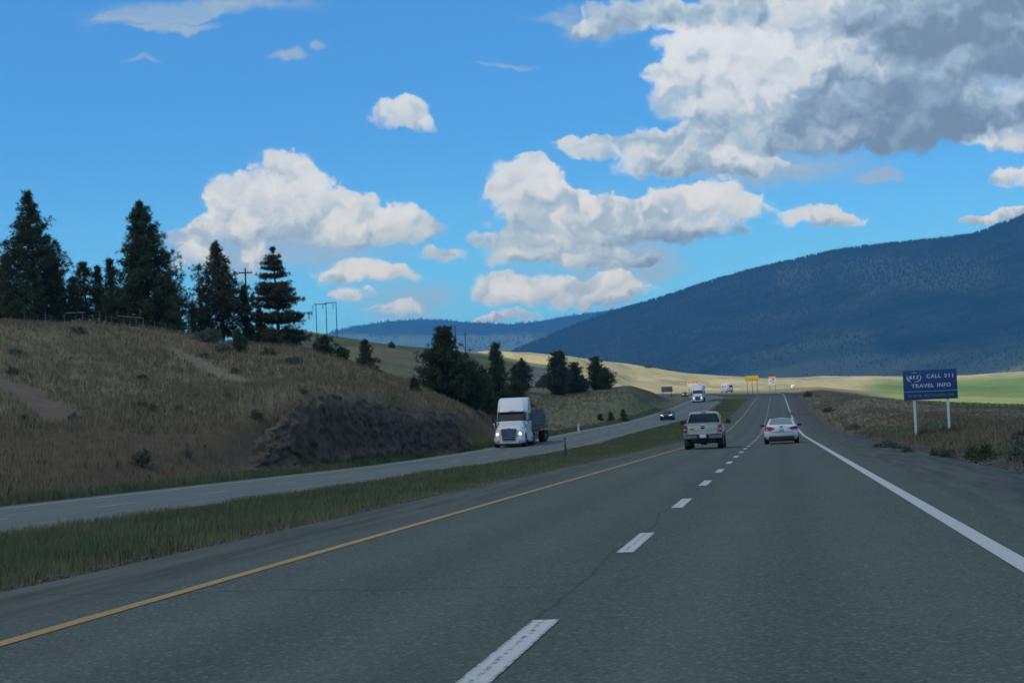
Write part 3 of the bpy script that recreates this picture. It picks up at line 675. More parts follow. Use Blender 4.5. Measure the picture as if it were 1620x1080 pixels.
# cloud lobes: photo x, y, half width, half height, greyness
LOBES = [
 (432,298,58,52,0),(372,322,60,44,0),(492,318,66,50,0),(560,338,70,44,.05),(620,358,72,36,.15),(338,345,42,38,.05),(300,380,32,22,.25),(465,358,120,36,.2),(575,372,130,30,.35),(700,402,38,14,.3),
 (636,186,50,30,0),(672,204,34,16,.2),
 (566,436,66,26,.05),(615,440,30,18,.1),(566,474,32,16,.2),(628,497,40,13,0),
 (404,408,34,32,.15),(300,412,40,30,.3),
 (822,278,36,30,.05),(845,318,72,46,.05),(920,335,80,42,.4),(870,350,90,30,.25),(1000,345,80,34,.35),(1070,325,62,38,.0),(1140,325,84,40,0),(1060,368,150,20,.55),(1290,345,62,26,.05),(1335,352,40,13,.15),
 (830,402,66,30,.07),(930,408,84,24,.25),(1000,420,60,14,.4),
 (792,462,44,28,0),(850,468,80,30,0),(935,466,90,29,.1),(950,448,36,18,0),(800,503,50,10,.1),
 (920,240,52,26,.1),(1040,232,70,34,.2),(1080,258,140,26,.25),(1160,262,100,18,.3),(1120,222,60,26,.3),
 (890,376,120,24,.3),(1055,125,36,34,0),(1120,105,66,62,0),(1110,160,76,50,.05),(1180,100,90,60,0),(1260,95,90,50,0),(1200,170,100,60,.25),(1330,120,90,60,.35),
 (1085,70,52,44,0),(1150,150,70,50,0),(1265,150,80,50,.45),(1340,165,110,58,.7),(1420,170,120,60,.8),(1300,212,150,38,.8),(1440,205,160,45,.8),(1540,190,110,45,.85),(1490,122,90,44,.5),(1600,165,80,44,.65),(1200,225,80,24,.4),(1185,195,110,44,.25),
 (930,48,40,16,.3),(1010,32,90,32,.3),(1110,20,110,34,.35),(1230,25,130,36,.25),(1340,40,110,40,.3),(1440,40,110,60,.7),(1540,70,130,66,.95),(1620,60,90,90,1),(1480,5,160,40,.75),
 (1585,222,58,20,.1),(1640,215,50,24,.1),(1600,285,52,26,.05),(1560,346,34,9,.3),(1610,346,46,10,.3),
]

DMID = .535
WISPS = [(940, 385, 190, 95), (480, 395, 190, 46), (640, 480, 100, 46), (990, 425, 90, 30), (1230, 262, 220, 34), (330, 400, 90, 60), (330, 8, 230, 20), (230, 30, 120, 15), (280, 44, 80, 8), (215, 95, 34, 8), (455, 96, 30, 9), (500, 76, 14, 11), (800, 98, 60, 4), (950, 45, 90, 20), (1400, 272, 40, 14), (880, 25, 60, 16)]
dens = grey = None
def region(x0, x1):
    """background shader for one part of the sky, only the lobes that reach it"""
    S = Hn = G = None
    for (x, y, rx_, ry_, g) in LOBES:
        if x+rx_*1.9 < x0-60 or x-rx_*1.9 > x1+60: continue
        dd = ray(x, y); q = t.vmath('MULTIPLY', t.vmath('SUBTRACT', pw, (dd[0], dd[2], 0)), (FPX/rx_*.80, FPX/ry_*.80, 0))
        s = t.n('ShaderNodeSeparateXYZ'); t.link(q, s.inputs[0]); qx, qy = s.outputs[0], s.outputs[1]
        qd = t.math('MAXIMUM', qy, t.math('MULTIPLY', qy, -1.45))
        wgt = t.math('MAXIMUM', t.math('SUBTRACT', t.math('SUBTRACT', 1.0, t.math('MULTIPLY', qx, qx)), t.math('MULTIPLY', qd, qd)), 0)
        if S is None: S, Hn, G = wgt, t.math('MULTIPLY', wgt, qy), t.math('MULTIPLY', wgt, g)
        else:
            S = t.math('ADD', S, wgt); Hn = t.math('MULTIPLY_ADD', wgt, qy, Hn); G = t.math('MULTIPLY_ADD', wgt, g, G)
    inv = t.math('DIVIDE', 1.0, t.math('MAXIMUM', S, .02)); hrel = t.math('MULTIPLY', Hn, inv); gry = t.math('MULTIPLY', G, inv)
    fld = t.math('ADD', t.math('MINIMUM', S, 1.3), t.math('MULTIPLY', t.math('SUBTRACT', nA, DMID), 1.7))
    crisp = t.sstep(-.25, .35, hrel)
    soft_ = t.sstep(.02, .85, fld); hard_ = t.sstep(.22, .52, fld)
    dens = t.math('ADD', t.math('MULTIPLY', hard_, t.math('MULTIPLY', crisp, .6)), t.math('MULTIPLY', soft_, t.math('SUBTRACT', 1.0, t.math('MULTIPLY', crisp, .6))))
    dens = t.math('MULTIPLY', dens, t.sstep(.0, .12, S))
    c1 = skyc; wmask = None
    for (x, y, rx_, ry_) in WISPS:
        if x+rx_*1.3 < x0 or x-rx_*1.3 > x1: continue
        dd = ray(x, y); q = t.vmath('MULTIPLY', t.vmath('SUBTRACT', pw, (dd[0], dd[2], 0)), (FPX/rx_*.8, FPX/ry_*.8, 0))
        wg = t.math('MAXIMUM', t.math('SUBTRACT', 1.0, t.vmath('DOT_PRODUCT', q, q)), 0); wmask = wg if wmask is None else t.math('ADD', wmask, wg)
    if wmask:
        wis = noise2(t.vmath('MULTIPLY', p, (1, 3.6, 1)), 14, 7, .62, .4).outputs['Fac']
        wm_ = t.math('MINIMUM', wmask, 1.0)
        wisp = t.math('MULTIPLY', t.sstep(.40, .95, t.math('ADD', t.math('MULTIPLY', wm_, .45), t.math('MULTIPLY', wis, .75))), t.math('MULTIPLY', t.math('POWER', wm_, 1.6), .85))
        c1 = t.mix(wisp, skyc, (4.3, 5.3, 6.2, 1))
    shade = t.math('ADD', t.math('MULTIPLY_ADD', hrel, .33, .80), t.math('MULTIPLY', relief, .95))
    shade = t.math('ADD', shade, t.math('MULTIPLY', t.math('SUBTRACT', big, .50), .62))
    shade = t.math('SUBTRACT', shade, t.math('MULTIPLY', gry, .80))
    shade = t.math('ADD', shade, t.math('MULTIPLY', t.math('SUBTRACT', .75, dens), .16), clamp=True)
    ccol = t.ramp(shade, [(0, (2.3, 2.9, 3.4)), (.28, (3.4, 4.2, 4.9)), (.55, (5.3, 6.3, 6.7)), (.78, (8.3, 8.3, 7.9)), (1, (9.4, 9.3, 8.7))])
    b_ = t.n('ShaderNodeBackground', i_Strength=.1); lowf = t.sstep(.20, .02, v); t.link(t.mix(lowf, t.mix(dens, c1, ccol), t.mix(1, t.mix(dens, c1, ccol), (1.85, 1.62, 1.2, 1), 'MULTIPLY')), b_.inputs['Color']); return b_.outputs[0]
def choose(f, a, b):
    mx_ = t.n('ShaderNodeMixShader'); t.link(f, mx_.inputs[0]); t.link(a, mx_.inputs[1]); t.link(b, mx_.inputs[2]); return mx_.outputs[0]
ux = lambda x: (x-810)/FPX+.007
CUTS = [745, 1090, 1330]
regs = [region(*z) for z in zip([-100]+CUTS, CUTS+[1750])]
front = regs[0]
for cut, rg_ in zip(CUTS, regs[1:]): front = choose(t.math('GREATER_THAN', u, ux(cut)), front, rg_)
# the rest of the dome, outside the photograph: broken cloud overhead
n3d = t.noise(t.vmath('MULTIPLY', d, (1, 1, 1.8)), 2.6, 5, .6, .3).outputs['Fac']
odens = t.math('MULTIPLY', t.sstep(.40, .56, n3d), t.sstep(.04, .3, sx.outputs[2]))
ocol = t.ramp(t.noise(d, 7, 4, .6).outputs['Fac'], [(.3, (2.4, 2.9, 3.5)), (.7, (7, 7.1, 6.9))])
t.link(t.mix(odens, skyc, ocol), bg.inputs['Color'])
inside = t.math('MULTIPLY', t.math('LESS_THAN', t.math('ABSOLUTE', u), .36), t.math('MULTIPLY', t.math('LESS_THAN', v, .34), t.math('GREATER_THAN', sx.outputs[1], .1)))
t.link(choose(inside, bg.outputs[0], front), t.N['World Output'].inputs['Surface'])
w.cycles.sampling_method = 'MANUAL'; w.cycles.sample_map_resolution = 256

# unseen clouds, added to shade the road and mountain; far fields stay sunlit
cm, t, b = new_mat('shade_cloud')
b.inputs['Base Color'].default_value = (.9, .9, .9, 1); b.inputs['Roughness'].default_value = 1; b.inputs['Specular IOR Level'].default_value = 0
tr = t.n('ShaderNodeBsdfTransparent'); mx = t.n('ShaderNodeMixShader'); tc = t.n('ShaderNodeTexCoord').outputs['Object']
t.link(t.math('MULTIPLY_ADD', t.noise(tc, .006, 4).outputs['Fac'], -.25, CLOUD_T), mx.inputs[0])
t.link(b.outputs[0], mx.inputs[1]); t.link(tr.outputs[0], mx.inputs[2]); t.link(mx.outputs[0], t.N['Material Output'].inputs['Surface'])
def cloud(name, cx, cy, alt, ax, ay, az_, seed, label):
    bm = bmesh.new(); bmesh.ops.create_icosphere(bm, subdivisions=6, radius=1)
    for v_ in bm.verts:
        n_ = v_.co.normalized(); k_ = 1+.22*mnoise.fractal(n_*2.2+Vector((seed, 0, 0)), 1, 2.1, 5)+.05*mnoise.fractal(n_*9, 1, 2, 3)
        z = n_.z*k_; z = z if z > 0 else z*.45
        v_.co = (n_.x*k_*ax, n_.y*k_*ay, z*az_)
    me = bpy.data.meshes.new(name); bm.to_mesh(me); bm.free(); me.materials.append(cm)
    for q_ in me.polygons: q_.use_smooth = True
    o = bpy.data.objects.new(name, me); C.objects.link(o)
    o.location = (cx+sd.x/sd.z*alt, cy+sd.y/sd.z*alt, alt); return tag(o, label, kind='structure')
cloud('cloud', -350, 150, 1050, 560, 560, 130, 2.3, 'unseen broad thin cloud added to shade the highway')
if MTN_SHADE_CLOUD: cloud('cloud', 900, 6600, 4600, 5200, 3300, 500, 6.1, 'unseen wide cloud added to shade the forested mountain')  # out of view, added to keep the sun off the mountain

# air between here and the mountains
hz = MB(); TOPZ = max(mg[:, :, 2].max(), hg[:, :, 2].max())+25
hz.box((0, 0, (TOPZ-16)/2), (29000, 29000, TOPZ+16))
hm = bpy.data.materials.new('haze_air'); hm.use_nodes = True; t = NT(hm.node_tree); t.N.remove(t.N['Principled BSDF'])
pv = t.n('ShaderNodeVolumePrincipled'); pv.inputs['Color'].default_value = (*HAZE_COL, 1); pv.inputs['Density'].default_value = HAZE_D; pv.inputs['Anisotropy'].default_value = .0
t.link(pv.outputs[0], t.N['Material Output'].inputs['Volume'])
tag(hz.build('haze', hm, smooth=False), kind='stuff')
scene.view_settings.view_transform = 'Standard'; scene.view_settings.look = 'None'
scene.view_settings.exposure = EXPO; scene.view_settings.gamma = 1
scene.render.engine = 'CYCLES'
scene.cycles.max_bounces = 6; scene.cycles.diffuse_bounces = 3; scene.cycles.glossy_bounces = 3; scene.cycles.transparent_max_bounces = 12; scene.cycles.volume_bounces = 1
scene.cycles.use_denoising = True; scene.cycles.pixel_filter_type = 'BLACKMAN_HARRIS'; scene.cycles.filter_width = 1.6
# ------------------------------------------------------------------ trees
def blades_mesh(name, P0, D, L, W, mat_, parent=None):
    """one triangle per needle spray: base P0, unit direction D, length L, width W"""
    n = len(P0); up = np.tile([0, 0, 1.], (n, 1)); up[np.abs(D[:, 2]) > .9] = [1., 0, 0]
    s = np.cross(D, up); s /= np.linalg.norm(s, axis=1)[:, None]
    a = rng.random(n)*6.28; s2 = np.cross(D, s); s = s*np.cos(a)[:, None]+s2*np.sin(a)[:, None]
    Vv = np.stack([P0-s*W[:, None]*.5, P0+s*W[:, None]*.5, P0+D*L[:, None]+s*W[:, None]*.22, P0+D*L[:, None]-s*W[:, None]*.22], 1)
    return np_mesh(name, Vv.reshape(-1, 3), np.arange(4*n).reshape(-1, 4), mat_, parent)
def tufts(c, size, k, updir=.25):
    """k sprays radiating from each tuft centre"""
    n = len(c); d = rng.normal(size=(n*k, 3)); d[:, 2] += updir; d /= np.linalg.norm(d, axis=1)[:, None]
    P0 = np.repeat(c, k, 0)+d*.03; L = np.repeat(size, k)*(.6+.6*rng.random(n*k)); return P0, d, L, L*(.11+.08*rng.random(n*k))
def conifer(label, x, ytop, ybase, hw, D, prof, style='pine', cat='tree', group=None, mat_='pine', dens=1., base=0., X=None, name=None, lean=0):
    d = ray(x, ybase); px_ = d[0]*D; zb = zt1(px_, D)-.1; H = max(at(x, ytop, D).z-zb, .8); W = hw/FPX*D
    root = empty(name or ('pine_tree' if style != 'fir' else 'fir_tree'), (px_, D, zb), 0, label, cat, group)
    tr = MB(); nseg = 10; bend = rng.normal(size=2)*.012*H+np.array([lean*H, 0])
    ax = lambda t: Vector((bend[0]*t*t+.01*H*math.sin(t*5), bend[1]*t*t, H*t*.985))
    r0 = .018*H+.03
    tr.tube([ax(i/nseg) for i in range(nseg+1)], [r0*(1-.92*i/nseg)+.008 for i in range(nseg+1)], 7)
    pts, sz = [], []
    nwh = max(6, int(H/(.56 if style == 'layered' else .34)))
    for wi in range(nwh):
        t_ = base+(1-base)*min(.995, (wi+(1.6 if style == 'layered' else .5)*random.random())/nwh)
        rad = W*prof(t_)*(.82+.36*random.random())
        if rad < .05: continue
        nb = {'pine': random.randint(5, 7), 'layered': random.randint(7, 10), 'fir': random.randint(6, 8), 'round': random.randint(6, 8), 'sapling': random.randint(2, 3)}[style]
        a0 = random.random()*6.28
        for bi in range(nb):
            a = a0+bi*6.283/nb+random.uniform(-.4, .4); L_ = rad*random.choice((1, 1.05, .9, .7, .5, 1.22, .85, 1.0))
            rise = {'pine': .28, 'layered': .02, 'fir': -.12, 'round': .2, 'sapling': .45}[style]*(1.25-t_*.3)+random.uniform(-.12, .12)
            p0 = ax(t_); tip = p0+Vector((math.cos(a)*L_, math.sin(a)*L_, rise*L_+.05*L_)); mid = (p0+tip)*.5+Vector((0, 0, -.07*L_))
            if L_ > .35: tr.tube([p0, mid, tip], [max(.012, .018*L_), max(.009, .012*L_), .006], 4)
            nt = max(2, int(L_/({'layered': .2, 'pine': .30}.get(style, .22))*dens))
            for k_ in range(nt):
                f = (.38 if style in ('pine', 'sapling') else .12)+(.68 if style == 'pine' else .8)*(k_+random.random()*.8)/nt
                f = min(f, 1.05); q = p0*(1-f)**2+mid*2*f*(1-f)+tip*f*f
                sp_ = .10+.10*L_*f if style != 'pine' else .13+.02*L_; q = q+Vector((random.gauss(0, .10*L_), random.gauss(0, .10*L_), random.gauss(0, .09*L_))) if style == 'pine' else q
                for _ in range(3 if style == 'pine' else 2 if style in ('fir', 'round') else (2 if L_ > .9 else 1)):
                    pts.append((q.x+random.gauss(0, sp_), q.y+random.gauss(0, sp_), q.z+random.gauss(0, sp_*(.45 if style == 'layered' else .75)))); sz.append(random.uniform(.20, .40)*(.75+.05*H/6))
    for k_ in range(4): pts.append(tuple(ax(1-.015*k_))); sz.append(.28)
    tr.build('trunk', M['bark'], root)
    c = np.array(pts); s_ = np.array(sz)
    blades_mesh('crown', *tufts(c, s_, {'fir': 20, 'pine': 17}.get(style, 24), .3 if style != 'fir' else .05), M[mat_], root)
    return root
cone = lambda t: (1-t)**.85*1.05
def pine_prof(t): return (1-t)**.62*(.72+.42*math.sin(min(t*3.0+.5, math.pi)))
def round_prof(t): return max(0, math.sin(math.pi*min(1, (t*.80+.22))))**.7
def col_prof(t): return (max(0, 1-abs(t-.35)/.68)**.5)
def low_prof(t): return (1-t)**.75 if t > .12 else .8
G1 = 'tall pines along the hill crest'
conifer('tallest spreading pine at the left end of the hill crest', 55, 300, 508, 56, 160, lambda t: pine_prof(t)*1.05, group=G1, dens=1.15)
conifer('dark bushy pine hugging the foot of the leftmost tall pine', 10, 402, 506, 42, 164, low_prof, 'fir', group=G1)
conifer('low dark pine filling in below the right side of the leftmost tall pine', 92, 418, 509, 34, 166, low_prof, 'fir', group=G1)
conifer('low pine just right of the leftmost tall pine, behind the fence brace', 118, 436, 512, 24, 168, low_prof, 'pine', group=G1)
conifer('small loose pine with a round top left of the two thin spires', 136, 414, 514, 22, 172, lambda t: .35+.65*round_prof(t), 'pine', group=G1, dens=.9)
conifer('narrow pine spire between the round topped pine and the spindly one', 158, 420, 515, 20, 172, low_prof, 'pine', group=G1)
conifer('thin pointed pine spire close against the dense dark pine', 176, 408, 516, 22, 171, low_prof, 'pine', group=G1)
conifer('bushy low pine under the left side of the dense dark pine', 190, 455, 520, 34, 168, low_prof, 'fir', group=G1)
conifer('dense dark pine with narrow top and very broad skirt', 234, 316, 524, 58, 165, lambda t: (1-t)**.85*1.12+.07*(t < .95), 'pine', group=G1, dens=1.5, mat_='pine', name='pine_tree', lean=-.04)
conifer('rounded low pine under the right side of the dense dark pine', 274, 445, 528, 32, 163, low_prof, 'fir', group=G1)
conifer('tiny fir peeping out right of the dense dark pine', 306, 480, 528, 12, 185, low_prof, 'fir', group=G1)
conifer('thin see-through sapling pine beside the crossarm pole', 318, 419, 530, 11, 172, lambda t: .75+.3*math.sin(t*9), 'sapling', group=G1, dens=.8, base=.15)
conifer('low bushy pine below the thin see-through sapling', 324, 486, 532, 28, 170, low_prof, 'fir', group=G1)
conifer('medium pine with a rounded ragged crown and visible trunk', 352, 381, 530, 50, 172, lambda t: pine_prof(t)*(1.0 if t > .18 else .5), group=G1, mat_='pinedry', dens=1.1, base=.08)
conifer('narrow dark pine in the gap before the layered pine', 390, 448, 538, 20, 172, low_prof, 'fir', group=G1)
conifer('low dark pine at the left foot of the layered pine', 412, 488, 540, 26, 173, low_prof, 'fir', group=G1)
conifer('layered pine with flat separate branch tiers', 440, 391, 552, 62, 172, lambda t: (1-t)**.60*(.8+.2*abs(math.sin(t*22))), 'layered', group=G1, mat_='pinedry', dens=1.6)
G2 = 'small pines scattered on the near slope'
conifer('small dark fir low on the bank below the ragged pine', 378, 521, 563, 21, 150, low_prof, 'fir', group=G2, mat_='fir')
conifer('small bushy pine right below the layered pine', 514, 532, 572, 20, 168, round_prof, 'round', group=G2)
conifer('tiny dome shaped pine touching the bushy pine on the slope', 541, 552, 573, 14, 168, round_prof, 'round', group=G2)
conifer('small neat cone shaped fir standing alone on the ridge', 579, 538, 584, 26, 163, low_prof, 'fir', group=G2, mat_='fir')
conifer('lone little pine on the far green hill', 620, 541, 561, 7, 520, round_prof, 'round', group=G2)
conifer('squat dark pine on the slope above the rock cut', 656, 598, 623, 10, 152, low_prof, 'fir', group=G2)
G3 = 'pines behind the white semi truck'
conifer('largest broad round pine standing behind the white semi truck', 705, 517, 640, 50, 182, lambda t: .12+.95*(1-t)**.7*(.6+.4*min(1, t*4+.3)), 'round', group=G3, dens=1.5)
conifer('lower bushy pine joined to the right side of the largest round pine', 745, 572, 642, 26, 186, lambda t: .3+.7*round_prof(t), 'round', group=G3, dens=1.3)
conifer('pointed pine rising directly above the truck cab', 788, 541, 650, 28, 200, lambda t: .2+.8*low_prof(t), 'fir', group=G3, dens=1.3)
conifer('short dark pine between the round pine and the pointed pine', 766, 580, 650, 26, 195, low_prof, 'round', group=G3, dens=1.3)
conifer('dark cone shaped pine beside the foot of the gravel side road', 818, 576, 652, 34, 205, low_prof, 'fir', group=G3, dens=1.4)
conifer('small bushy pine at the left edge of the gravel side road', 826, 566, 594, 17, 330, round_prof, 'round', group=G3)
G4 = 'pines on the hump between the side road and the highway'
conifer('tall blunt columnar pine right of the gravel side road', 884, 556, 617, 20, 330, lambda t: .25+.8*col_prof(t), 'round', group=G4, dens=1.6)
conifer('slim pine in front of the columnar pine', 911, 573, 612, 13, 335, lambda t: .3+.7*col_prof(t), 'round', group=G4, dens=1.3)
conifer('low round pine at the foot of the slim pine', 922, 594, 619, 12, 330, round_prof, 'round', group=G4, dens=1.2)
conifer('upright pine farthest right on the hump', 944, 565, 606, 15, 338, lambda t: .3+.7*col_prof(t), 'round', group=G4, dens=1.4)
conifer('short pine leaning on the right side of the upright hump pine', 959, 580, 609, 15, 336, round_prof, 'round', group=G4, dens=1.3)

# ------------------------------------------------------------------ shrubs one can tell apart
def shrub(label, x, y, hw, h, mat_='sage', group=None, D=None, cat='shrub', name='sagebrush'):
    if group == 'shrubs on the left bank': hw, h = hw*.82, h*.72
    if D: p = np.array([ray(x, y)[0]*D, D, 0]); p[2] = zt1(p[0], p[1])
    else: p = hit(x, y)
    Dd = p[1]; W = hw/FPX*Dd*1.25; H = h/FPX*Dd*1.35
    root = empty(name, (p[0], p[1], p[2]-.04), random.random()*6, label, cat, group)
    st = MB()
    n = int(40+55*min(1.5, W*H)); c = rng.normal(size=(n, 3)); c /= np.linalg.norm(c, axis=1)[:, None]; c *= (.45+.55*rng.random(n)**.5)[:, None]; c[:, 2] = np.abs(c[:, 2])
    lump = 1+.25*np.sin(c[:, 0]*5+x)*np.cos(c[:, 1]*4+y)
    c = c*lump[:, None]*np.array([W, W*.9, H*.92])+np.array([0, 0, H*.10])
    for k_ in range(7):
        q = c[k_*5 % n]; st.tube([(0, 0, 0), (q[0]*.45, q[1]*.45, q[2]*.6), tuple(q*.95)], [.03*H+.01, .018*H+.006, .006], 4)
    st.build('stems', M['dead'], root)
    blades_mesh('foliage', *tufts(c, np.full(n, .28*min(W, H)+.05), 14, .6), M[mat_], root)
    return root
GS = 'shrubs on the left bank'
for a in [
 ('largest dark sagebrush low on the left bank above the oncoming road', 225, 738, 17, 26, 'darkshrub'), ('pale sagebrush just right of the largest bank sagebrush', 296, 722, 9, 12, 'sage'),
 ('wide grey-green sagebrush halfway up the left bank', 222, 645, 14, 13, 'sage'), ('dark shrub tucked against the wide grey-green sagebrush', 243, 652, 8, 11, 'darkshrub'),
 ('round dark sagebrush right of the paired bank shrubs', 284, 651, 8, 11, 'darkshrub'), ('bright green little bush alone in the middle of the dry bank', 225, 602, 9, 9, 'greenshrub'),
 ('small dark tuft shrub above the round dark sagebrush', 312, 630, 6, 9, 'darkshrub'), ('small dark shrub left of the rock cut top', 362, 632, 8, 10, 'darkshrub'),
 ('sprawling dark shrub just below the fence on the crest', 124, 528, 15, 10, 'darkshrub'), ('grey shrub at the left edge high on the bank', 25, 562, 14, 11, 'sage'),
 ('grey shrub at the left edge above the bare sandy scar', 20, 592, 10, 11, 'darkshrub'), ('green shrub at the lower end of the left sandy scar', 117, 664, 9, 11, 'sage'),
 ('dark shrub below the left sandy scar', 38, 664, 8, 8, 'darkshrub'), ('grey shrub clump left of the layered pine foot', 425, 562, 14, 12, 'darkshrub'),
 ('pair-wide dark shrub below the layered pine', 462, 576, 18, 12, 'darkshrub'), ('broad grey-green sagebrush under the ragged pine', 330, 541, 24, 20, 'sage'),
 ('grey-green sagebrush left of the small dark fir', 352, 558, 15, 14, 'sage'), ('dark shrub beside the right sandy scar', 322, 566, 12, 8, 'darkshrub'),
 ('dark shrub at the lower end of the right sandy scar', 372, 590, 9, 8, 'darkshrub'), ('dark bush on the left shoulder of the rock cut', 405, 664, 10, 15, 'darkshrub'),
 ('small olive shrub on top of the rock cut', 480, 622, 7, 9, 'sage'), ('dark shrub high above the rock cut', 536, 603, 9, 8, 'darkshrub')]:
    shrub(*a, group=GS)
GR = 'shrubs along the right verge'
for a in [
 ('big grey-green sagebrush cut off by the right edge of the photo', 1616, 742, 20, 34, 'sage', GR, 42), ('leafy sagebrush with pale flower tips on the right verge', 1556, 736, 16, 22, 'greenshrub', GR, 45),
 ('grey shrub left of the pale tipped sagebrush', 1537, 727, 9, 15, 'darkshrub', GR, 48), ('grey-green sagebrush right below the blue sign post', 1497, 721, 12, 17, 'sage', GR, 51),
 ('dark shrub left of the grey-green sagebrush below the sign', 1481, 717, 8, 15, 'darkshrub', GR, 53), ('small dark round sagebrush at the gravel edge', 1435, 709, 8, 11, 'darkshrub', GR, 60),
 ('pale small sagebrush on the gravel edge below the sign', 1418, 700, 8, 9, 'sage', GR, 67), ('dark sagebrush mat left of the sign posts', 1405, 694, 12, 12, 'sage', GR, 70),
 ('low dark sagebrush farther up the right verge', 1388, 695, 9, 8, 'darkshrub', GR, 72), ('reddish dark scrub at the foot of the left sign post', 1466, 682, 12, 9, 'darkshrub', GR, 92),
 ('reddish dark scrub at the foot of the right sign post', 1504, 686, 15, 9, 'darkshrub', GR, 90), ('green scrub where the right verge narrows beyond the white car', 1350, 680, 12, 7, 'sage', GR, None),
 ('dark bush on the right verge near the crest of the road', 1278, 628, 6, 6, 'darkshrub', GR, None), ('dark bush on the right verge below the crest', 1310, 652, 9, 6, 'darkshrub', GR, None)]:
    shrub(*a[:6], group=a[6], D=a[7])
GT = 'small firs by the oncoming road edge'
for lab, x, yt_, yb, hw_ in [('small fir at the oncoming road edge, first after the marker post', 950, 656, 672, 7), ('small fir in the middle of the row at the oncoming road edge', 967, 652, 670, 7), ('larger fir ending the row at the oncoming road edge', 987, 648, 667, 9)]:
    conifer(lab, x, yt_, yb, hw_, 255, low_prof, 'fir', group=GT, mat_='fir')
GB = 'bushes on the pale hill'
for a in [('round grey bush above the gravel side road', 864, 581, 8, 9, 'greenshrub', GB, 420), ('dark bush on the crest of the pale hill', 1026, 583, 5, 5, 'darkshrub', GB, 1100), ('smaller dark bush farther down the pale hill crest', 1057, 587, 4, 4, 'darkshrub', GB, 1150), ('dark bush at the right side of the gravel road mouth', 860, 613, 10, 9, 'darkshrub', GB, None), ('dark scrub between the columnar pine and the gravel road', 905, 622, 9, 7, 'darkshrub', GB, None)]:
    shrub(*a[:6], group=a[6], D=a[7])

# ------------------------------------------------------------------ grass nobody could count
def grass(name, Q, h, wd, mat_, label, lean=.35, dry_frac=None):
    n = len(Q); a = rng.random(n)*6.283; l = rng.random(n)*lean
    dx, dy = np.cos(a), np.sin(a); b = rng.random(n)*6.283; sx_, sy_ = np.cos(b)*wd*.5, np.sin(b)*wd*.5
    o = np.zeros(n); B = Q.copy(); B[:, 2] -= .03
    Mid = Q+np.c_[dx*h*l*.35, dy*h*l*.35, h*.6]; T = Q+np.c_[dx*h*l, dy*h*l, h*(1-.25*l)]
    S_ = np.c_[sx_, sy_, o]; Vv = np.stack([B-S_, B+S_, Mid+S_*.75, T, Mid-S_*.75], 1).reshape(-1, 3)
    return tag(np_mesh(name, Vv, np.arange(5*n).reshape(-1, 5), mat_), label, kind='stuff')
def edge_dist(X, Y):
    q1, q2 = OUR[:190], ONC[:230]
    def dd(q):
        i = np.clip(np.searchsorted(q[:, 1], Y), 1, len(q)-1); return i
    i = dd(q1); t1, nn1 = frame(q1); a = (X-q1[i, 0])*nn1[i, 0]+(Y-q1[i, 1])*nn1[i, 1]
    i = dd(q2); t2, nn2 = frame(q2); b_ = (X-q2[i, 0])*nn2[i, 0]+(Y-q2[i, 1])*nn2[i, 1]
    return a, b_
def along(n, y0, y1, pw=1.0):
    return y0*(y1/y0)**(rng.random(n)**pw)
# median between the carriageways
n = 470000; Y = along(n, 9, 430, 1.0); cx1 = np.interp(Y, OUR[:190, 1], OUR[:190, 0])-OL*1.012; cx2 = np.interp(Y, ONC[:150, 1], ONC[:150, 0])+NR*1.02
f = rng.random(n); X = cx1*(1-f)+cx2*f; gap = cx1-cx2; eL = (cx1-X); eR = X-cx2
keep = (gap > .8) & (eL > .12+.6*rng.random(n)**2+.35*vnoise(X, Y, 2.5, 9)) & (eR > .1+.3*rng.random(n)) & (np.abs(X/Y) < .6)
X, Y, eL, eR = X[keep], Y[keep], eL[keep], eR[keep]
pat = vnoise(X, Y, 3.2, 8, 3); pat2 = vnoise(X, Y, 12, 12, 3)
h = (.09+.23*ss(.1, 2.6, eL)+.22*pat+.16*pat2)*(.6+.7*rng.random(len(X)))*(.65+.35*ss(0, 1.2, eR)); h = np.clip(h, .08, .85)
wd = np.maximum(.004+.006*rng.random(len(X)), Y*.00028)
Q = np.c_[X, Y, zt(X, Y)]
dry = rng.random(len(X)) < .12+.55*ss(2.0, .1, eL+pat*2)+.25*ss(.05, .25, pat2)
grass('grass', Q[~dry], h[~dry], wd[~dry], M['grass'], 'tall green grass filling the median')
grass('dry_grass', Q[dry], h[dry]*1.08, wd[dry]*.8, M['strawgrass'], 'straw coloured grass tips along the median edge')
# dry bunchgrass over the left hillside
def clumps(n, y0, y1, cond, hmin, hmax, per, pw=1.0, xr=(-.36, .16)):
    Y = along(n, y0, y1, pw); X = Y*(xr[0]+(xr[1]-xr[0])*rng.random(n)); k_ = cond(X, Y); X, Y = X[k_], Y[k_]
    X = np.repeat(X, per)+rng.normal(size=len(X)*per)*.12; Y = np.repeat(Y, per)+rng.normal(size=len(Y)*per)*.12
    h = hmin+(hmax-hmin)*rng.random(len(X)); h *= .7+.9*np.clip(vnoise(X, Y, 5, 15, 3)+.4, 0, 1)
    return np.c_[X, Y, zt(X, Y)], h, np.maximum(.012+.01*rng.random(len(X)), Y*.00026)
bare = [strip for strip in ()]
SC = [(np.array([hit(*p)[:2] for p in pts]), wd_) for pts, wd_ in [([(-20, 606), (35, 618), (70, 640), (100, 660)], 1.1), ([(272, 553), (300, 566), (345, 590), (392, 606)], .75), ([(597, 597), (615, 603), (632, 612)], .6)]]
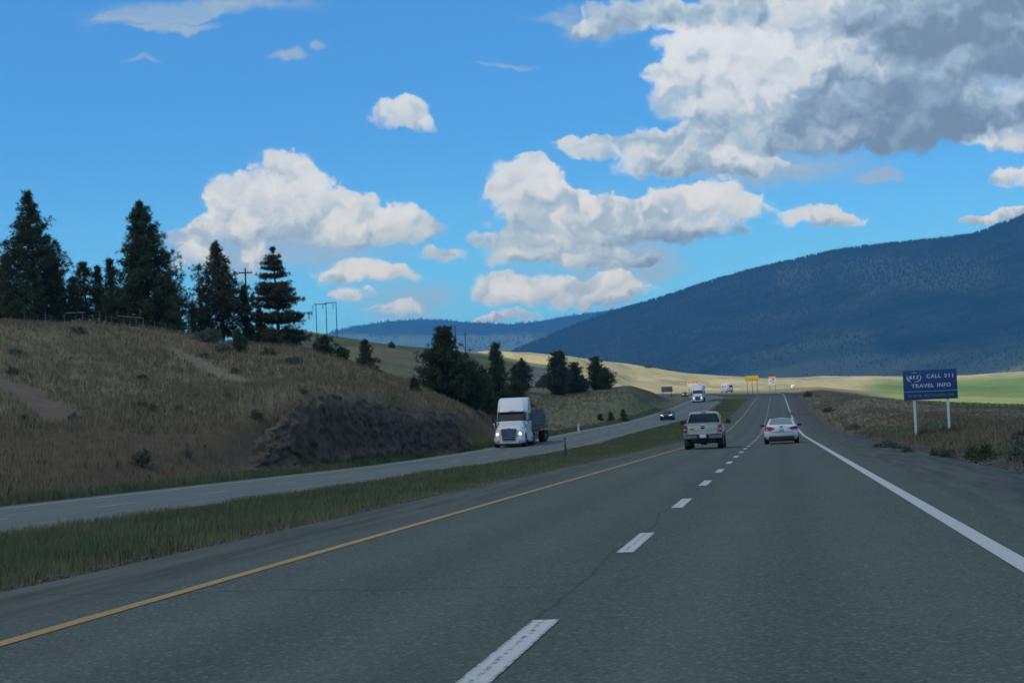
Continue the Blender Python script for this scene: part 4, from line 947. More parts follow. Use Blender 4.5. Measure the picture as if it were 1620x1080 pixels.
def off_scar(X, Y):
    ok = np.ones(len(X), bool)
    for W_, wd_ in SC:
        for a, b_ in zip(W_, W_[1:]):
            ab = b_-a; t_ = np.clip(((X-a[0])*ab[0]+(Y-a[1])*ab[1])/(ab@ab), 0, 1)
            ok &= np.hypot(X-a[0]-t_*ab[0], (Y-a[1]-t_*ab[1])*.55) > wd_*(.8+.5*rng.random(len(X)))
    return ok
def hillcond(X, Y):
    a, b_ = edge_dist(X, Y); z = zt(X, Y)
    px_ = 810+FPX*X/Y; rockz = (px_ > 385) & (px_ < 746) & (b_ < -4.9) & (Y < np.interp(px_, rx, rD0)+3.4) & (Y > np.interp(px_, rx, rD0)-1.2)
    thin = rng.random(len(X)) < .30+.7*ss(1.2, 3.4, z-P(Y)+vnoise(X, Y, 7, 4, 3)*2.5)
    return (b_ < -NL-.9) & ~rockz & off_scar(X, Y) & thin & (Y < 420)
Q, h, wd = clumps(125000, 42, 330, hillcond, .18, .52, 4, 1.0, (-.46, .16))
br = rng.random(len(Q)) < .15+.6*(1-ss(1.0, 4.0, Q[:, 2]-P(Q[:, 1])))
grass('dry_grass', Q[~br], h[~br], wd[~br], M['dry'], 'pale dry bunchgrass over the left hillside', .5)
grass('brown_grass', Q[br], h[br]*.8, wd[br], M['brownstraw'], 'brown weeds on the cut bank above the oncoming road', .5)
# green fringe at the far edge of the oncoming road
n = 26000; Y = along(n, 40, 330); cx = np.interp(Y, ONC[:150, 1], ONC[:150, 0])-NL*1.02; X = cx-.15-1.6*rng.random(n)**1.4
h = .14+.3*rng.random(n); grass('grass', np.c_[X, Y, zt(X, Y)], h, np.maximum(.02, Y*.0004), M['grass'], 'green fringe of grass at the far edge of the oncoming road')
# right verge
def rightcond(X, Y):
    a, b_ = edge_dist(X, Y); return (a > OR_+.4+1.3*rng.random(len(X))**2) & (Y < 420)
Q, h, wd = clumps(90000, 22, 420, rightcond, .08, .34, 4, 1.0, (.0, .62))
gr_ = vnoise(Q[:, 0], Q[:, 1], 9, 21, 4)+(rng.random(len(Q))-.5)*.35 > .10
grass('brown_grass', Q[~gr_], h[~gr_], wd[~gr_], M['brownstraw'], 'brown dry grass on the right verge', .5)
grass('undergrowth', Q[gr_], h[gr_]*.8, wd[gr_]*1.2, M['sage'], 'low grey-green weeds on the right verge', .7)
# loose gravel along the pavement edges
def pebbles(n, side):
    Y = along(n, 9, 120); base_ = np.interp(Y, OUR[:190, 1], OUR[:190, 0]); X = base_+(-(OL+.05) if side < 0 else OR_+.05)+side*(rng.normal(size=n)*.28+.25)
    r = .012+.03*rng.random(n)**2; c = np.c_[X, Y, zt(X, Y)+r*.2+.03]; o6 = np.array([[1, 0, 0], [0, 1, 0], [-1, 0, 0], [0, -1, 0], [0, 0, .8], [0, 0, -.8]])
    Vv = c[:, None]+o6[None]*r[:, None, None]*(.6+.8*rng.random((n, 6, 1))); f6 = np.array([[0, 1, 4], [1, 2, 4], [2, 3, 4], [3, 0, 4], [1, 0, 5], [2, 1, 5], [3, 2, 5], [0, 3, 5]])
    return Vv.reshape(-1, 3), (np.arange(n)[:, None, None]*6+f6[None]).reshape(-1, 3)
a, b_ = pebbles(9000, -1), pebbles(9000, 1)
tag(np_mesh('gravel', np.vstack([a[0], b_[0]]), np.vstack([a[1], b_[1]+len(a[0])]), mat('loose_gravel', (.13, .125, .12), .9, vary=.5, scale=3)), 'loose gravel along both pavement edges', kind='stuff')

n = 420; xx = 420+320*rng.random(n); DD = np.interp(xx, rx, rD0)-.2-2.2*rng.random(n)**1.6; c = np.c_[[ray(x_, 700)[0]*d_ for x_, d_ in zip(xx, DD)], DD, 0*DD]; c[:, 2] = zt(c[:, 0], c[:, 1])
r = .06+.30*rng.random(n)**3.5; bmr = bmesh.new(); bmesh.ops.create_icosphere(bmr, subdivisions=1, radius=1); iv = np.array([v_.co[:] for v_ in bmr.verts]); fi_ = np.array([[v_.index for v_ in f_.verts] for f_ in bmr.faces]); bmr.free()
Vv = c[:, None]+iv[None]*r[:, None, None]*(.6+.8*rng.random((n, len(iv), 1)))*np.array([1.2, 1, .8])
tag(np_mesh('rubble', Vv.reshape(-1, 3), (np.arange(n)[:, None, None]*len(iv)+fi_[None]).reshape(-1, 3), rm, cols={'soil': np.zeros((n*len(iv), 3))}), 'broken stones fallen at the foot of the rock cut', kind='stuff')
# ------------------------------------------------------------------ vehicles: local y forward, z up, origin on the ground at mid length
def rpath(q, which, s0, off, fwd_=1):
    """place on a carriageway: (x, y, z), heading and pitch at arc length s0, side offset"""
    s = arclen(q); t_, n_ = frame(q); i = lambda A: np.array([np.interp(s0, s, A[:, 0]), np.interp(s0, s, A[:, 1])])
    c = i(q)+i(n_)*off; tt_ = i(t_)*fwd_; z = zroad(q, which); dz = (np.interp(s0+3, s, z)-np.interp(s0-3, s, z))/6*fwd_
    return Vector((c[0], c[1], float(np.interp(s0, s, z))+.004)), math.atan2(-tt_[0], tt_[1]), math.atan(dz)
def put(o, pos, rz, rx_): o.location = pos; o.rotation_euler = (rx_, 0, rz)
def wheel(root, x, y, r, wdt, rimr=.6, n=24):
    tb = MB(); tb.cyl((x, y, r), r, wdt, 'x', n, bev=.035); wh = tb.build('wheel', M['rubber'], root)
    sgn = 1 if x > 0 else -1; xo = x+sgn*(wdt*.5-.02)
    rb = MB(); rb.cyl((xo, y, r), r*rimr, .06, 'x', n, bev=.015)
    for k_ in range(5): a = k_*1.2566; rb.box((xo+sgn*.032, y+math.cos(a)*r*.3, r+math.sin(a)*r*.3), (.02, r*.12, r*.5), rot=Matrix.Rotation(math.pi/2-a, 4, 'X'))
    rb.build('rim', M['rim'], wh); return wh
def mirror_quad(mb, pts, off=.006):
    mb.slab(pts, off); mb.slab([(-x, y, z) for x, y, z in pts][::-1], off)
def side_win(root, pts, th, name='side_window'):
    MB().slab(pts, th).build(name, M['glass'], root, smooth=False)
    MB().slab([(-x, y, z) for x, y, z in pts][::-1], th).build(name, M['glass'], root, smooth=False)
def sedan(label, body='carwhite', lit=False, group=None, rear=True, sc=1.0):
    root = empty('sedan' , (0, 0, 0), 0, label, 'car', group); bm_ = M[body]
    b = MB()
    st = [(-2.32, [(0, .30), (.62, .30), (.76, .42), (.80, .60), (.76, .80), (.62, .96), (0, .99)]),
          (-2.20, [(0, .22), (.74, .24), (.86, .42), (.89, .62), (.86, .84), (.72, 1.0), (0, 1.035)]),
          (-1.75, [(0, .20), (.80, .22), (.91, .42), (.925, .66), (.90, .88), (.77, 1.0), (0, 1.03)]),
          (-.9, [(0, .18), (.80, .20), (.90, .40), (.925, .66), (.90, .90), (.80, .97), (0, .98)]),
          (.6, [(0, .18), (.80, .20), (.89, .40), (.91, .64), (.89, .87), (.80, .93), (0, .95)]),
          (1.25, [(0, .18), (.80, .20), (.90, .40), (.915, .62), (.88, .82), (.76, .90), (0, .95)]),
          (1.95, [(0, .20), (.78, .22), (.87, .38), (.88, .56), (.84, .72), (.68, .79), (0, .83)]),
          (2.25, [(0, .24), (.64, .26), (.74, .38), (.76, .52), (.70, .64), (.55, .70), (0, .72)]),
          (2.33, [(0, .30), (.5, .32), (.58, .40), (.60, .50), (.55, .58), (.4, .62), (0, .63)])]
    b.half(st); b.build('body', bm_, root, angle=50)
    g = MB()
    gs = [(-1.86, [(.78, .98), (.70, 1.00), (.6, 1.02), (0, 1.03)]), (-1.35, [(.80, .96), (.70, 1.12), (.60, 1.22), (0, 1.235)]), (-.82, [(.82, .95), (.68, 1.22), (.56, 1.36), (0, 1.385)]),
          (.10, [(.82, .93), (.67, 1.25), (.56, 1.385), (0, 1.42)]), (.55, [(.82, .92), (.68, 1.18), (.58, 1.31), (0, 1.34)]), (1.18, [(.80, .90), (.74, .93), (.66, .945), (0, .95)])]
    g.half(gs); g.build('roof', bm_, root, angle=50)
    gl = M['glass2'] if rear else M['glass']
    q = MB(); q.slab([(-.63, -1.84, 1.035), (.63, -1.84, 1.035), (.56, -1.33, 1.245), (.51, -.86, 1.375), (-.51, -.86, 1.375), (-.56, -1.33, 1.245)], .03); q.build('rear_window', gl, root, smooth=False)
    q = MB(); q.slab([(.66, 1.14, .975), (-.66, 1.14, .975), (-.54, .16, 1.41), (.54, .16, 1.41)], .04); q.build('windscreen', M['glass'], root, smooth=False)
    side_win(root, [(.805, -1.2, .985), (.80, .75, .96), (.655, .08, 1.29), (.66, -.78, 1.27)], .05)
    q = MB(); q.box((0, -2.27, .30), (1.34, .16, .24), .03); q.box((0, -2.30, .22), (1.2, .1, .1), .02); q.build('rear_diffuser', M['black'], root)
    q = MB(); q.box((0, 0, .20), (1.5, 4.2, .14)); q.build('underbody', M['under'], root)
    for s in (-1, 1):
        q = MB(); q.slab([(s*.36, -2.355, .82), (s*.56, -2.35, .765), (s*.82, -2.31, .755), (s*.885, -2.21, .79), (s*.87, -2.20, .90), (s*.74, -2.33, .925), (s*.52, -2.352, .885)][::s], .07); q.build('taillight', M['redlit' if rear else 'redlens'], root)
        q = MB(); q.box((s*1.0, .62, 1.0), (.20, .13, .13), .04); q.box((s*.9, .64, .965), (.14, .05, .04)); q.build('mirror', M['black'], root)
        q = MB(); q.slab([(s*.42, 2.31, .60), (s*.70, 2.20, .60), (s*.80, 2.02, .64), (s*.78, 2.02, .74), (s*.62, 2.19, .70), (s*.42, 2.28, .675)][::s], .06); q.build('headlight', M['lamp' if lit else 'clearlens'], root)
        for y in (-1.38, 1.42):
            wheel(root, s*.80, y, .335, .23)
            a = MB(); a.cyl((s*.865, y, .36), .40, .10, 'x', 24); a.build('wheel_arch', M['black'], root)
    q = MB(); q.slab([(-.52, -2.345, .66), (.52, -2.345, .66), (.50, -2.345, .83), (-.50, -2.345, .83)], .02); q.build('plate_recess', M['greybumper'] if body != 'carwhite' else M['carwhite'], root)
    q = MB(); q.box((0, -2.362, .745), (.30, .02, .15), .005); q.build('licence_plate', M['plateblue'], root)
    q = MB(); q.cyl((0, -2.335, .915), .045, .02, 'y', 20); q.build('badge', M['black'], root)
    q = MB(); q.box((0, 2.33, .46), (.9, .06, .14), .02); q.box((0, 2.30, .30), (1.2, .1, .12), .02); q.build('grille', M['black'], root)
    root.scale = (sc, sc, sc); return root
def pickup(label):
    root = empty('pickup_truck', (0, 0, 0), 0, label, 'pickup truck'); S = M['silver']
    b = MB()
    lo = lambda w_, zt_, dz=0: [(0, .52+dz), (w_-.10, .52+dz), (w_-.02, .66+dz), (w_, .95), (w_-.02, 1.18), (w_-.07, zt_), (0, zt_)]
    b.half([(-2.92, lo(.965, 1.30)), (-2.86, lo(.985, 1.315)), (-1.1, lo(.99, 1.30)), (-1.05, lo(.99, 1.28)), (.95, lo(.985, 1.22)), (1.5, lo(.975, 1.16)), (2.5, lo(.965, 1.10)), (2.86, lo(.90, 1.0)), (2.95, lo(.82, .92))])
    b.build('body', S, root, angle=50)
    c = MB()
    c.half([(-1.15, [(.90, 1.26), (.895, 1.33), (.72, 1.80), (.62, 1.875), (0, 1.90)]), (-1.02, [(.92, 1.24), (.91, 1.33), (.74, 1.83), (.62, 1.905), (0, 1.93)]), (.0, [(.92, 1.24), (.91, 1.30), (.74, 1.84), (.62, 1.915), (0, 1.94)]), (.42, [(.92, 1.22), (.91, 1.28), (.74, 1.80), (.62, 1.87), (0, 1.895)]), (1.12, [(.90, 1.16), (.88, 1.19), (.84, 1.22), (.74, 1.235), (0, 1.25)])])
    c.build('cab', S, root, angle=50)
    q = MB(); q.slab([(-.835, -1.165, 1.36), (.835, -1.165, 1.36), (.70, -1.165, 1.755), (.62, -1.162, 1.80), (-.62, -1.162, 1.80), (-.70, -1.165, 1.755)], .03); q.build('rear_window', M['glass'], root, smooth=False)
    q = MB(); q.slab([(.80, 1.10, 1.265), (-.80, 1.10, 1.265), (-.68, .46, 1.86), (.68, .46, 1.86)], .04); q.build('windscreen', M['glass'], root, smooth=False)
    side_win(root, [(.91, -1.0, 1.36), (.905, .85, 1.32), (.765, .36, 1.74), (.765, -.98, 1.76)], .05)
    q = MB(); q.box((0, -2.955, 1.01), (1.50, .05, .60), .02); q.box((0, -2.985, 1.27), (1.50, .03, .06), .012); q.box((0, -2.983, .80), (1.46, .02, .14), .01)
    tg = q.build('tailgate', S, root)
    q = MB(); q.box((0, -2.985, 1.20), (.22, .035, .085), .012); q.build('handle', M['chrome'], tg)
    e_ = MB(); e_.cyl((0, -2.985, 1.07), .10, .025, 'y', 28); ob = e_.build('emblem', M['black'], tg); 
    for v_ in ob.data.vertices: v_.co.z = 1.07+(v_.co.z-1.07)*.48
    q = MB(); q.box((-.55, -2.986, 1.03), (.20, .008, .05), .002); q.build('badge', M['darksteel'], tg)
    b2 = MB(); b2.box((0, -3.0, .62), (1.92, .20, .19), .04); bp_ = b2.build('rear_bumper', M['greybumper'], root)
    q = MB(); q.box((0, -3.08, .63), (.62, .10, .22), .03); q.box((0, -3.03, .735), (1.86, .20, .03), .01); q.build('bumper_step', M['black'], bp_)
    q = MB(); q.box((0, -3.14, .66), (.31, .015, .16), .005); q.build('licence_plate', M['plate'], bp_)
    q = MB(); q.box((0, -2.6, .42), (1.2, .9, .16), .04); q.box((0, 0, .50), (1.5, 5.2, .16)); q.cyl((0, -2.0, .37), .09, 1.5, 'x', 12); q.cyl((0, -2.0, .37), .16, .3, 'x', 14); q.box((0, -3.08, .45), (.12, .25, .10), .01); q.build('chassis', M['under'], root)
    q = MB(); q.tube([(.55, -1.8, .42), (.62, -2.6, .42), (.66, -2.98, .40)], .04, 10); q.build('exhaust_pipe', M['darksteel'], root)
    q = MB(); q.box((0, -1.19, 1.875), (.26, .05, .05), .012); q.build('brake_light', M['redlens'], root)
    q = MB(); q.box((0, -2.9, 1.325), (1.7, .06, .03), .01); q.box((-.93, -2.0, 1.32), (.09, 1.8, .035), .01); q.box((.93, -2.0, 1.32), (.09, 1.8, .035), .01); q.build('bed_rail', M['black'], root)
    for s in (-1, 1):
        q = MB(); q.box((s*.89, -2.955, 1.06), (.155, .09, .36), .025); tl = q.build('taillight', M['redlens'], root)
        q = MB(); q.box((s*.89, -3.0, 1.0), (.11, .03, .08), .01); q.build('reversing_lamp', M['clearlens'], tl)
        q = MB(); q.box((s*1.20, .92, 1.38), (.26, .12, .22), .04); q.box((s*1.02, .94, 1.33), (.18, .05, .05), .01); q.build('mirror', M['black'], root)
        q = MB(); q.box((s*.72, 2.88, .88), (.34, .12, .24), .03); q.build('headlight', M['clearlens'], root)
        for y in (-1.75, 1.92):
            wheel(root, s*.84, y, .39, .29, .6)
            a = MB(); a.cyl((s*.935, y, .44), .47, .10, 'x', 24); a.build('wheel_arch', M['black'], root)
            q = MB(); q.box((s*.84, y-.47, .36), (.28, .02, .36)); q.build('mud_flap', M['black'], root)
    q = MB(); q.box((0, 2.95, .82), (1.2, .06, .30), .03); q.build('grille', M['chrome'], root)
    q = MB(); q.box((0, 2.98, .55), (1.85, .20, .22), .05); q.build('front_bumper', M['chrome'], root)
    return root
def tractor(label, group=None):
    """highway tractor, origin on the ground below the front bumper; body reaches back to y = -7.4"""
    root = empty('semi_truck', (0, 0, 0), 0, label, 'truck', group); Wm = M['white']
    h = MB()
    h.half([(-.02, [(0, .52), (.80, .52), (.98, .60), (1.05, .90), (.86, 1.22), (.58, 1.52), (0, 1.57)]), (-.30, [(0, .42), (1.02, .44), (1.16, .58), (1.20, .96), (1.06, 1.32), (.70, 1.62), (0, 1.68)]),
            (-1.0, [(0, .42), (1.18, .44), (1.25, .62), (1.26, 1.05), (1.17, 1.44), (.84, 1.79), (0, 1.86)]), (-1.95, [(0, .50), (1.20, .50), (1.26, .70), (1.27, 1.15), (1.22, 1.62), (.98, 1.98), (0, 2.06)])])
    h.build('hood', Wm, root, angle=45)
    c = MB()
    def ring(z, yf, xb, yb=-5.1, ch=.22, xf=None):
        xf = xf if xf is not None else xb-.06
        return [(-xb, yb, z), (xb, yb, z), (xb, yf-ch*2.2, z), (xf-ch, yf-ch*.25, z), (xf-ch*1.8, yf, z), (-xf+ch*1.8, yf, z), (-xf+ch, yf-ch*.25, z), (-xb, yf-ch*2.2, z)]
    c.loft([ring(.55, -1.9, 1.22), ring(1.2, -1.85, 1.26), ring(2.02, -1.80, 1.27), ring(2.10, -1.85, 1.27), ring(2.78, -2.45, 1.25), ring(2.80, -2.34, 1.25), ring(2.92, -2.40, 1.25), ring(3.75, -3.05, 1.22, ch=.26), ring(3.95, -3.35, 1.16, ch=.3), ring(4.0, -3.6, 1.08, ch=.3)])
    c.build('cab', Wm, root, angle=30)
    q = MB(); q.slab([(-1.02, -1.845, 2.12), (1.02, -1.845, 2.12), (.96, -2.425, 2.76), (-.96, -2.425, 2.76)], .05); q.slab([(1.03, -1.86, 2.12), (1.22, -2.24, 2.12), (1.17, -2.72, 2.74), (.98, -2.45, 2.75)], .04); q.slab([(-1.03, -1.86, 2.12), (-1.22, -2.24, 2.12), (-1.17, -2.72, 2.74), (-.98, -2.45, 2.75)][::-1], .04)
    ws = q.build('windscreen', M['glass'], root, smooth=False)
    q = MB(); q.box((0, -2.34, 2.83), (2.3, .14, .06), .02); q.build('sun_visor', M['black'], ws)
    side_win(root, [(1.265, -2.50, 2.05), (1.262, -3.35, 2.0), (1.255, -3.35, 2.66), (1.255, -2.95, 2.68), (1.262, -2.55, 2.25)], .03)
    side_win(root, [(1.262, -3.9, 2.95), (1.262, -4.45, 2.95), (1.252, -4.45, 3.35), (1.252, -3.9, 3.35)], .03, 'sleeper_window')
    q = MB(); q.slab([(-.50, .115, .60), (.50, .115, .60), (.64, .0, 1.42), (.58, -.01, 1.48), (-.58, -.01, 1.48), (-.64, .0, 1.42)], .06); gr_ = q.build('grille', M['black'], root)
    q = MB()
    for k_ in range(5): z = .76+k_*.15; w_ = .50+.13*(z-.6)/.82; q.box((0, .155-.14*(z-.6), z), (2*w_, .03, .030), .008)
    q.build('grille_bars', M['chrome'], gr_)
    q = MB(); q.box((0, .03, 1.535), (.20, .04, .07), .015); q.build('emblem', M['chrome'], root)
    q = MB(); q.half([(.06, [(0, .34), (.80, .34), (.95, .42), (.98, .62), (.90, .76), (0, .80)]), (-.16, [(0, .30), (1.05, .30), (1.20, .42), (1.22, .64), (1.16, .80), (0, .80)]), (-.55, [(0, .30), (1.14, .30), (1.25, .42), (1.265, .66), (1.24, .80), (0, .80)])])
    bp_ = q.build('bumper', Wm, root, angle=40)
    for s in (-1, 1): MB().slab([(s*.80, .09, .40), (s*1.02, -.01, .52), (s*1.02, -.01, .60), (s*.80, .09, .50)][::s], .03).build('air_opening', M['black'], bp_)
    q = MB(); q.box((0, .0, .24), (1.7, .3, .14), .03); q.build('air_dam', M['black'], bp_)
    for s in (-1, 1):
        q = MB(); q.slab([(s*.74, .01, .95), (s*1.02, -.08, .98), (s*1.17, -.30, 1.10), (s*1.12, -.32, 1.28), (s*.95, -.13, 1.22), (s*.76, -.02, 1.08)][::s], .07); hl = q.build('headlight', M['clearlens'], root)
        q = MB(); q.cyl((s*.93, -.02, 1.09), .09, .08, 'y', 18); q.build('bulb', M['lamp'], hl)
        q = MB(); q.box((s*1.55, -2.25, 2.40), (.20, .14, .62), .05); q.box((s*1.40, -2.3, 2.66), (.34, .06, .05), .01); q.box((s*1.40, -2.3, 2.12), (.34, .06, .05), .01); q.build('mirror', M['black'], root)
        q = MB(); q.box((s*1.30, -.72, 1.86), (.16, .12, .20), .04); q.tube([(s*1.18, -.85, 1.5), (s*1.30, -.72, 1.80)], .02, 6); q.build('hood_mirror', M['chrome'], root)
        q = MB(); q.slab([(s*1.255, -1.98, .9), (s*1.262, -1.98, 1.6), (s*1.02, -1.98, 2.02), (s*1.06, -1.9, 2.0), (s*1.27, -1.9, 1.60), (s*1.27, -1.9, .9)][::s], .05); q.build('hood_seam', M['black'], root)
        q = MB(); q.slab([(s*1.185, -.9, 1.50), (s*1.245, -1.75, 1.70), (s*1.24, -1.78, 1.76), (s*1.16, -.92, 1.56)][::s], .03); q.build('hood_vent', M['black'], root)
        q = MB(); q.box((s*1.21, -4.4, .72), (.10, 2.6, .72), .04); q.build('side_fairing', Wm, root)
        wheel(root, s*1.06, -1.15, .50, .30, .58); a = MB(); a.cyl((s*1.20, -1.15, .56), .60, .14, 'x', 28); a.build('wheel_arch', M['black'], root)
        for y in (-6.2, -7.5): wheel(root, s*.95, y, .50, .56, .55)
    q = MB()
    for x in (-1.0, -.16, 0, .16, 1.0): q.box((x, -2.36, 2.93), (.09, .06, .035), .01)
    q.build('marker_lights', M['amber'], root)
    q = MB(); q.box((-.42, -4.4, .85), (.16, 6.8, .26)); q.box((.42, -4.4, .85), (.16, 6.8, .26)); q.cyl((0, -6.85, 1.12), .5, .12, 'z', 24); q.box((0, -1.2, .55), (1.5, 1.6, .3)); q.build('chassis', M['under'], root)
    q = MB(); q.cyl((1.0, -5.6, .7), .3, .9, 'y', 18); q.cyl((-1.0, -5.6, .7), .3, .9, 'y', 18); q.build('fuel_tank', M['steel'], root)
    return root
def flatbed(label):
    root = empty('flatbed_trailer', (0, 0, 0), 0, label, 'trailer')
    q = MB(); q.box((0, -11.6, 1.42), (2.55, 13.2, .14), .02); q.build('deck', M['reddeck'], root)
    q = MB(); q.box((-.5, -11.6, 1.18), (.14, 12.6, .34)); q.box((.5, -11.6, 1.18), (.14, 12.6, .34)); q.build('frame', M['darksteel'], root)
    for s in (-1, 1): MB().box((s*1.29, -11.6, 1.38), (.03, 13.2, .24)).build('side_rail', M['reddeck'], root)
    q = MB(); q.box((0, -5.05, 2.15), (2.5, .08, 1.4), .02); q.build('headboard', M['steel'], root)
    q = MB(); q.box((-.9, -9.2, .7), (.12, .12, 1.0)); q.box((.9, -9.2, .7), (.12, .12, 1.0)); q.box((.9, -9.2, .22), (.3, .3, .05)); q.box((-.9, -9.2, .22), (.3, .3, .05)); q.build('landing_leg', M['steel'], root)
    q = MB(); q.box((1.15, -10.6, .85), (.28, 1.3, .55), .03); q.build('tool_box', M['steel'], root)
    for y in (-15.6, -16.9):
        for s in (-1, 1): wheel(root, s*.95, y, .50, .56, .55)
    q = MB(); q.box((-.95, -17.9, .6), (.62, .03, .8)); q.box((.95, -17.9, .6), (.62, .03, .8)); q.build('mud_flap', M['black'], root)
    return root
def load(label):
    root = empty('stacked_load', (0, 0, 0), 0, label, 'cargo')
    q = MB()
    for k_ in range(15):
        y = -5.9-k_*.78; q.box((0, y, 1.52), (2.3, .14, .06))
    q.build('dunnage', M['wood'], root)
    gp_ = mat('dull_grey_panel_stack', (.105, .115, .12), .6, .2, vary=.35, scale=2.5)
    for j in range(5):
        q = MB(); L_ = 12.0-.9*max(0, j-2); w_ = 2.3-.05*(j % 2)
        q.box((0, -5.6-L_/2, 1.72+j*.30), (w_, L_, .27), .02)
        for k_ in range(10): q.box((0, -6.2-k_*L_/10.5, 1.72+j*.30), (w_+.03, .10, .285), .01)
        q.build('panel_bundle', gp_, root)
    for k_ in range(9):
        y = -5.9-k_*1.35
        for s in (-1, 1): MB().box((s*1.225, y, 2.32-.03*k_), (.05, .07, 1.68-.06*k_)).build('stake', M['steel'], root)
    return root
def boxtrailer(label):
    root = empty('box_trailer', (0, 0, 0), 0, label, 'trailer')
    q = MB(); q.box((0, -12.4, 2.62), (2.58, 14.4, 2.74), .03); q.build('box', M['white'], root)
    q = MB(); q.box((0, -12.4, 1.16), (1.1, 14.0, .24)); q.box((.9, -9.6, .7), (.12, .12, 1.0)); q.box((-.9, -9.6, .7), (.12, .12, 1.0)); q.build('frame', M['darksteel'], root)
    for y in (-17.0, -18.3):
        for s in (-1, 1): wheel(root, s*.95, y, .50, .56, .55)
    return root
def motorhome(label):
    root = empty('motorhome', (0, 0, 0), 0, label, 'motorhome')
    q = MB(); q.box((0, 0, 2.05), (2.5, 7.6, 2.75), .12); q.box((0, 3.3, 2.85), (2.4, 1.6, 1.1), .2); q.build('body', mat('dull_pale_grey_bodywork', (.50, .53, .56), .5, vary=.06), root)
    q = MB(); q.half([(3.6, [(0, .5), (.98, .5), (1.02, 1.2), (.9, 2.0), (0, 2.05)]), (4.4, [(0, .5), (.98, .5), (1.0, 1.2), (.9, 1.35), (0, 1.4)]), (5.2, [(0, .5), (.9, .5), (.92, 1.0), (.85, 1.15), (0, 1.2)])]); q.build('cab', M['white'], root)
    q = MB(); q.box((.25, -3.81, 2.45), (1.3, .04, .7), .02); q.build('rear_window', M['glass'], root)
    q = MB()
    for y in (-2.2, .2, 2.2): q.box((-1.26, y, 2.3), (.03, 1.1, .7), .01)
    q.build('side_window', M['glass'], root)
    q = MB(); q.box((0, -3.84, .72), (2.4, .12, .25), .03); q.build('bumper', M['black'], root)
    q = MB(); q.box((-1.262, 0, 1.35), (.02, 7.2, .22)); q.build('side_stripe', M['greybumper'], root)
    for s in (-1, 1):
        q = MB(); q.box((s*1.08, -3.815, 1.15), (.16, .03, .35), .01); q.build('taillight', M['redlens'], root)
        for y in (-2.1, 3.9): wheel(root, s*1.0, y, .4, .28)
    q = MB(); q.box((0, -.5, 3.52), (.9, 1.1, .22), .06); q.build('roof_vent', M['white'], root)
    q = MB(); q.box((0, 0, .6), (2.1, 7.2, .25)); q.build('chassis', M['under'], root)
    return root
def at_px(q, which, x, y, off_hint=None):
    d_ = ray(x, y); Y = np.linspace(20, 700, 20000); s = arclen(q); n_ = 260
    zz = P(Y)+(drop(Y) if which else 0); f = EYE+d_[2]*Y-zz; i = np.argmax(f < 0); X0, Y0 = d_[0]*Y[i], Y[i]
    t_, nn_ = frame(q); k_ = np.argmin((q[:230, 0]-X0)**2+(q[:230, 1]-Y0)**2)
    return s[k_]+(X0-q[k_, 0])*t_[k_, 0]+(Y0-q[k_, 1])*t_[k_, 1], (X0-q[k_, 0])*nn_[k_, 0]+(Y0-q[k_, 1])*nn_[k_, 1]
pk = pickup('dusty silver crew cab pickup truck in the left lane ahead')
s0, o0 = at_px(OUR, 0, 1113, 710.3); put(pk, *rpath(OUR, 0, s0+2.95, o0))
cw = sedan('white sedan with red tail lights in the right lane ahead')
s0, o0 = at_px(OUR, 0, 1237, 701.6); put(cw, *rpath(OUR, 0, s0+2.2, o0)); cw.scale = (1.05, 1.03, 1.03)
tr1 = tractor('white semi truck with sleeper cab and lit headlights, nearest on the oncoming road', 'white oncoming semi trucks')
s0, o0 = at_px(ONC, 1, 805, 707.8); pose = rpath(ONC, 1, s0+.3, o0, -1); pose = (pose[0], pose[1]+R(1.5), pose[2]); put(tr1, *pose); pose = (pose[0], pose[1], pose[2])
fb = flatbed('flatbed trailer behind the nearest white semi truck'); 
pt = rpath(ONC, 1, s0+10, o0, -1); back = pose[1]+R(-.0)
put(fb, *pose)
for o_ in (tr1, fb): o_.scale = (1.05,)*3
ld = load('stack of grey bundles between upright stakes on the flatbed trailer'); put(ld, *pose); ld.scale = (1.05,)*3
def c_sub(o):  # lights already shared
    return o
tr2 = copy_tree(tr1); tr2.scale = (1, 1, 1); tr2['label'] = 'distant white semi truck with box trailer coming round the bend'
s0, o0 = at_px(ONC, 1, 1104, 636.6); p2 = rpath(ONC, 1, s0, o0, -1); put(tr2, *p2)
bt = boxtrailer('white box trailer behind the distant semi truck'); put(bt, *p2)
dc = sedan('dark blue car with lit headlights, nearer of the two oncoming cars', 'navy', True, 'dark oncoming cars', rear=False)
s0, o0 = at_px(ONC, 1, 1054, 664.8); put(dc, *rpath(ONC, 1, s0+2.3, o0, -1)); dc.scale = (1.05, 1, 1.06)
dc2 = sedan('dark maroon car with lit headlights, small and far behind the distant semi', 'maroon', True, 'dark oncoming cars', rear=False)
s0, o0 = at_px(ONC, 1, 1084, 627); put(dc2, *rpath(ONC, 1, s0, min(o0, 2.5), -1))
mh = motorhome('white motorhome seen on the far bend beside the yellow sign')
d2m = (OUR[:, 0]-88)**2+(OUR[:, 1]-672)**2; put(mh, *rpath(OUR, 0, arclen(OUR)[np.argmin(d2m)], -1.0)); mh.scale = (1.05,)*3

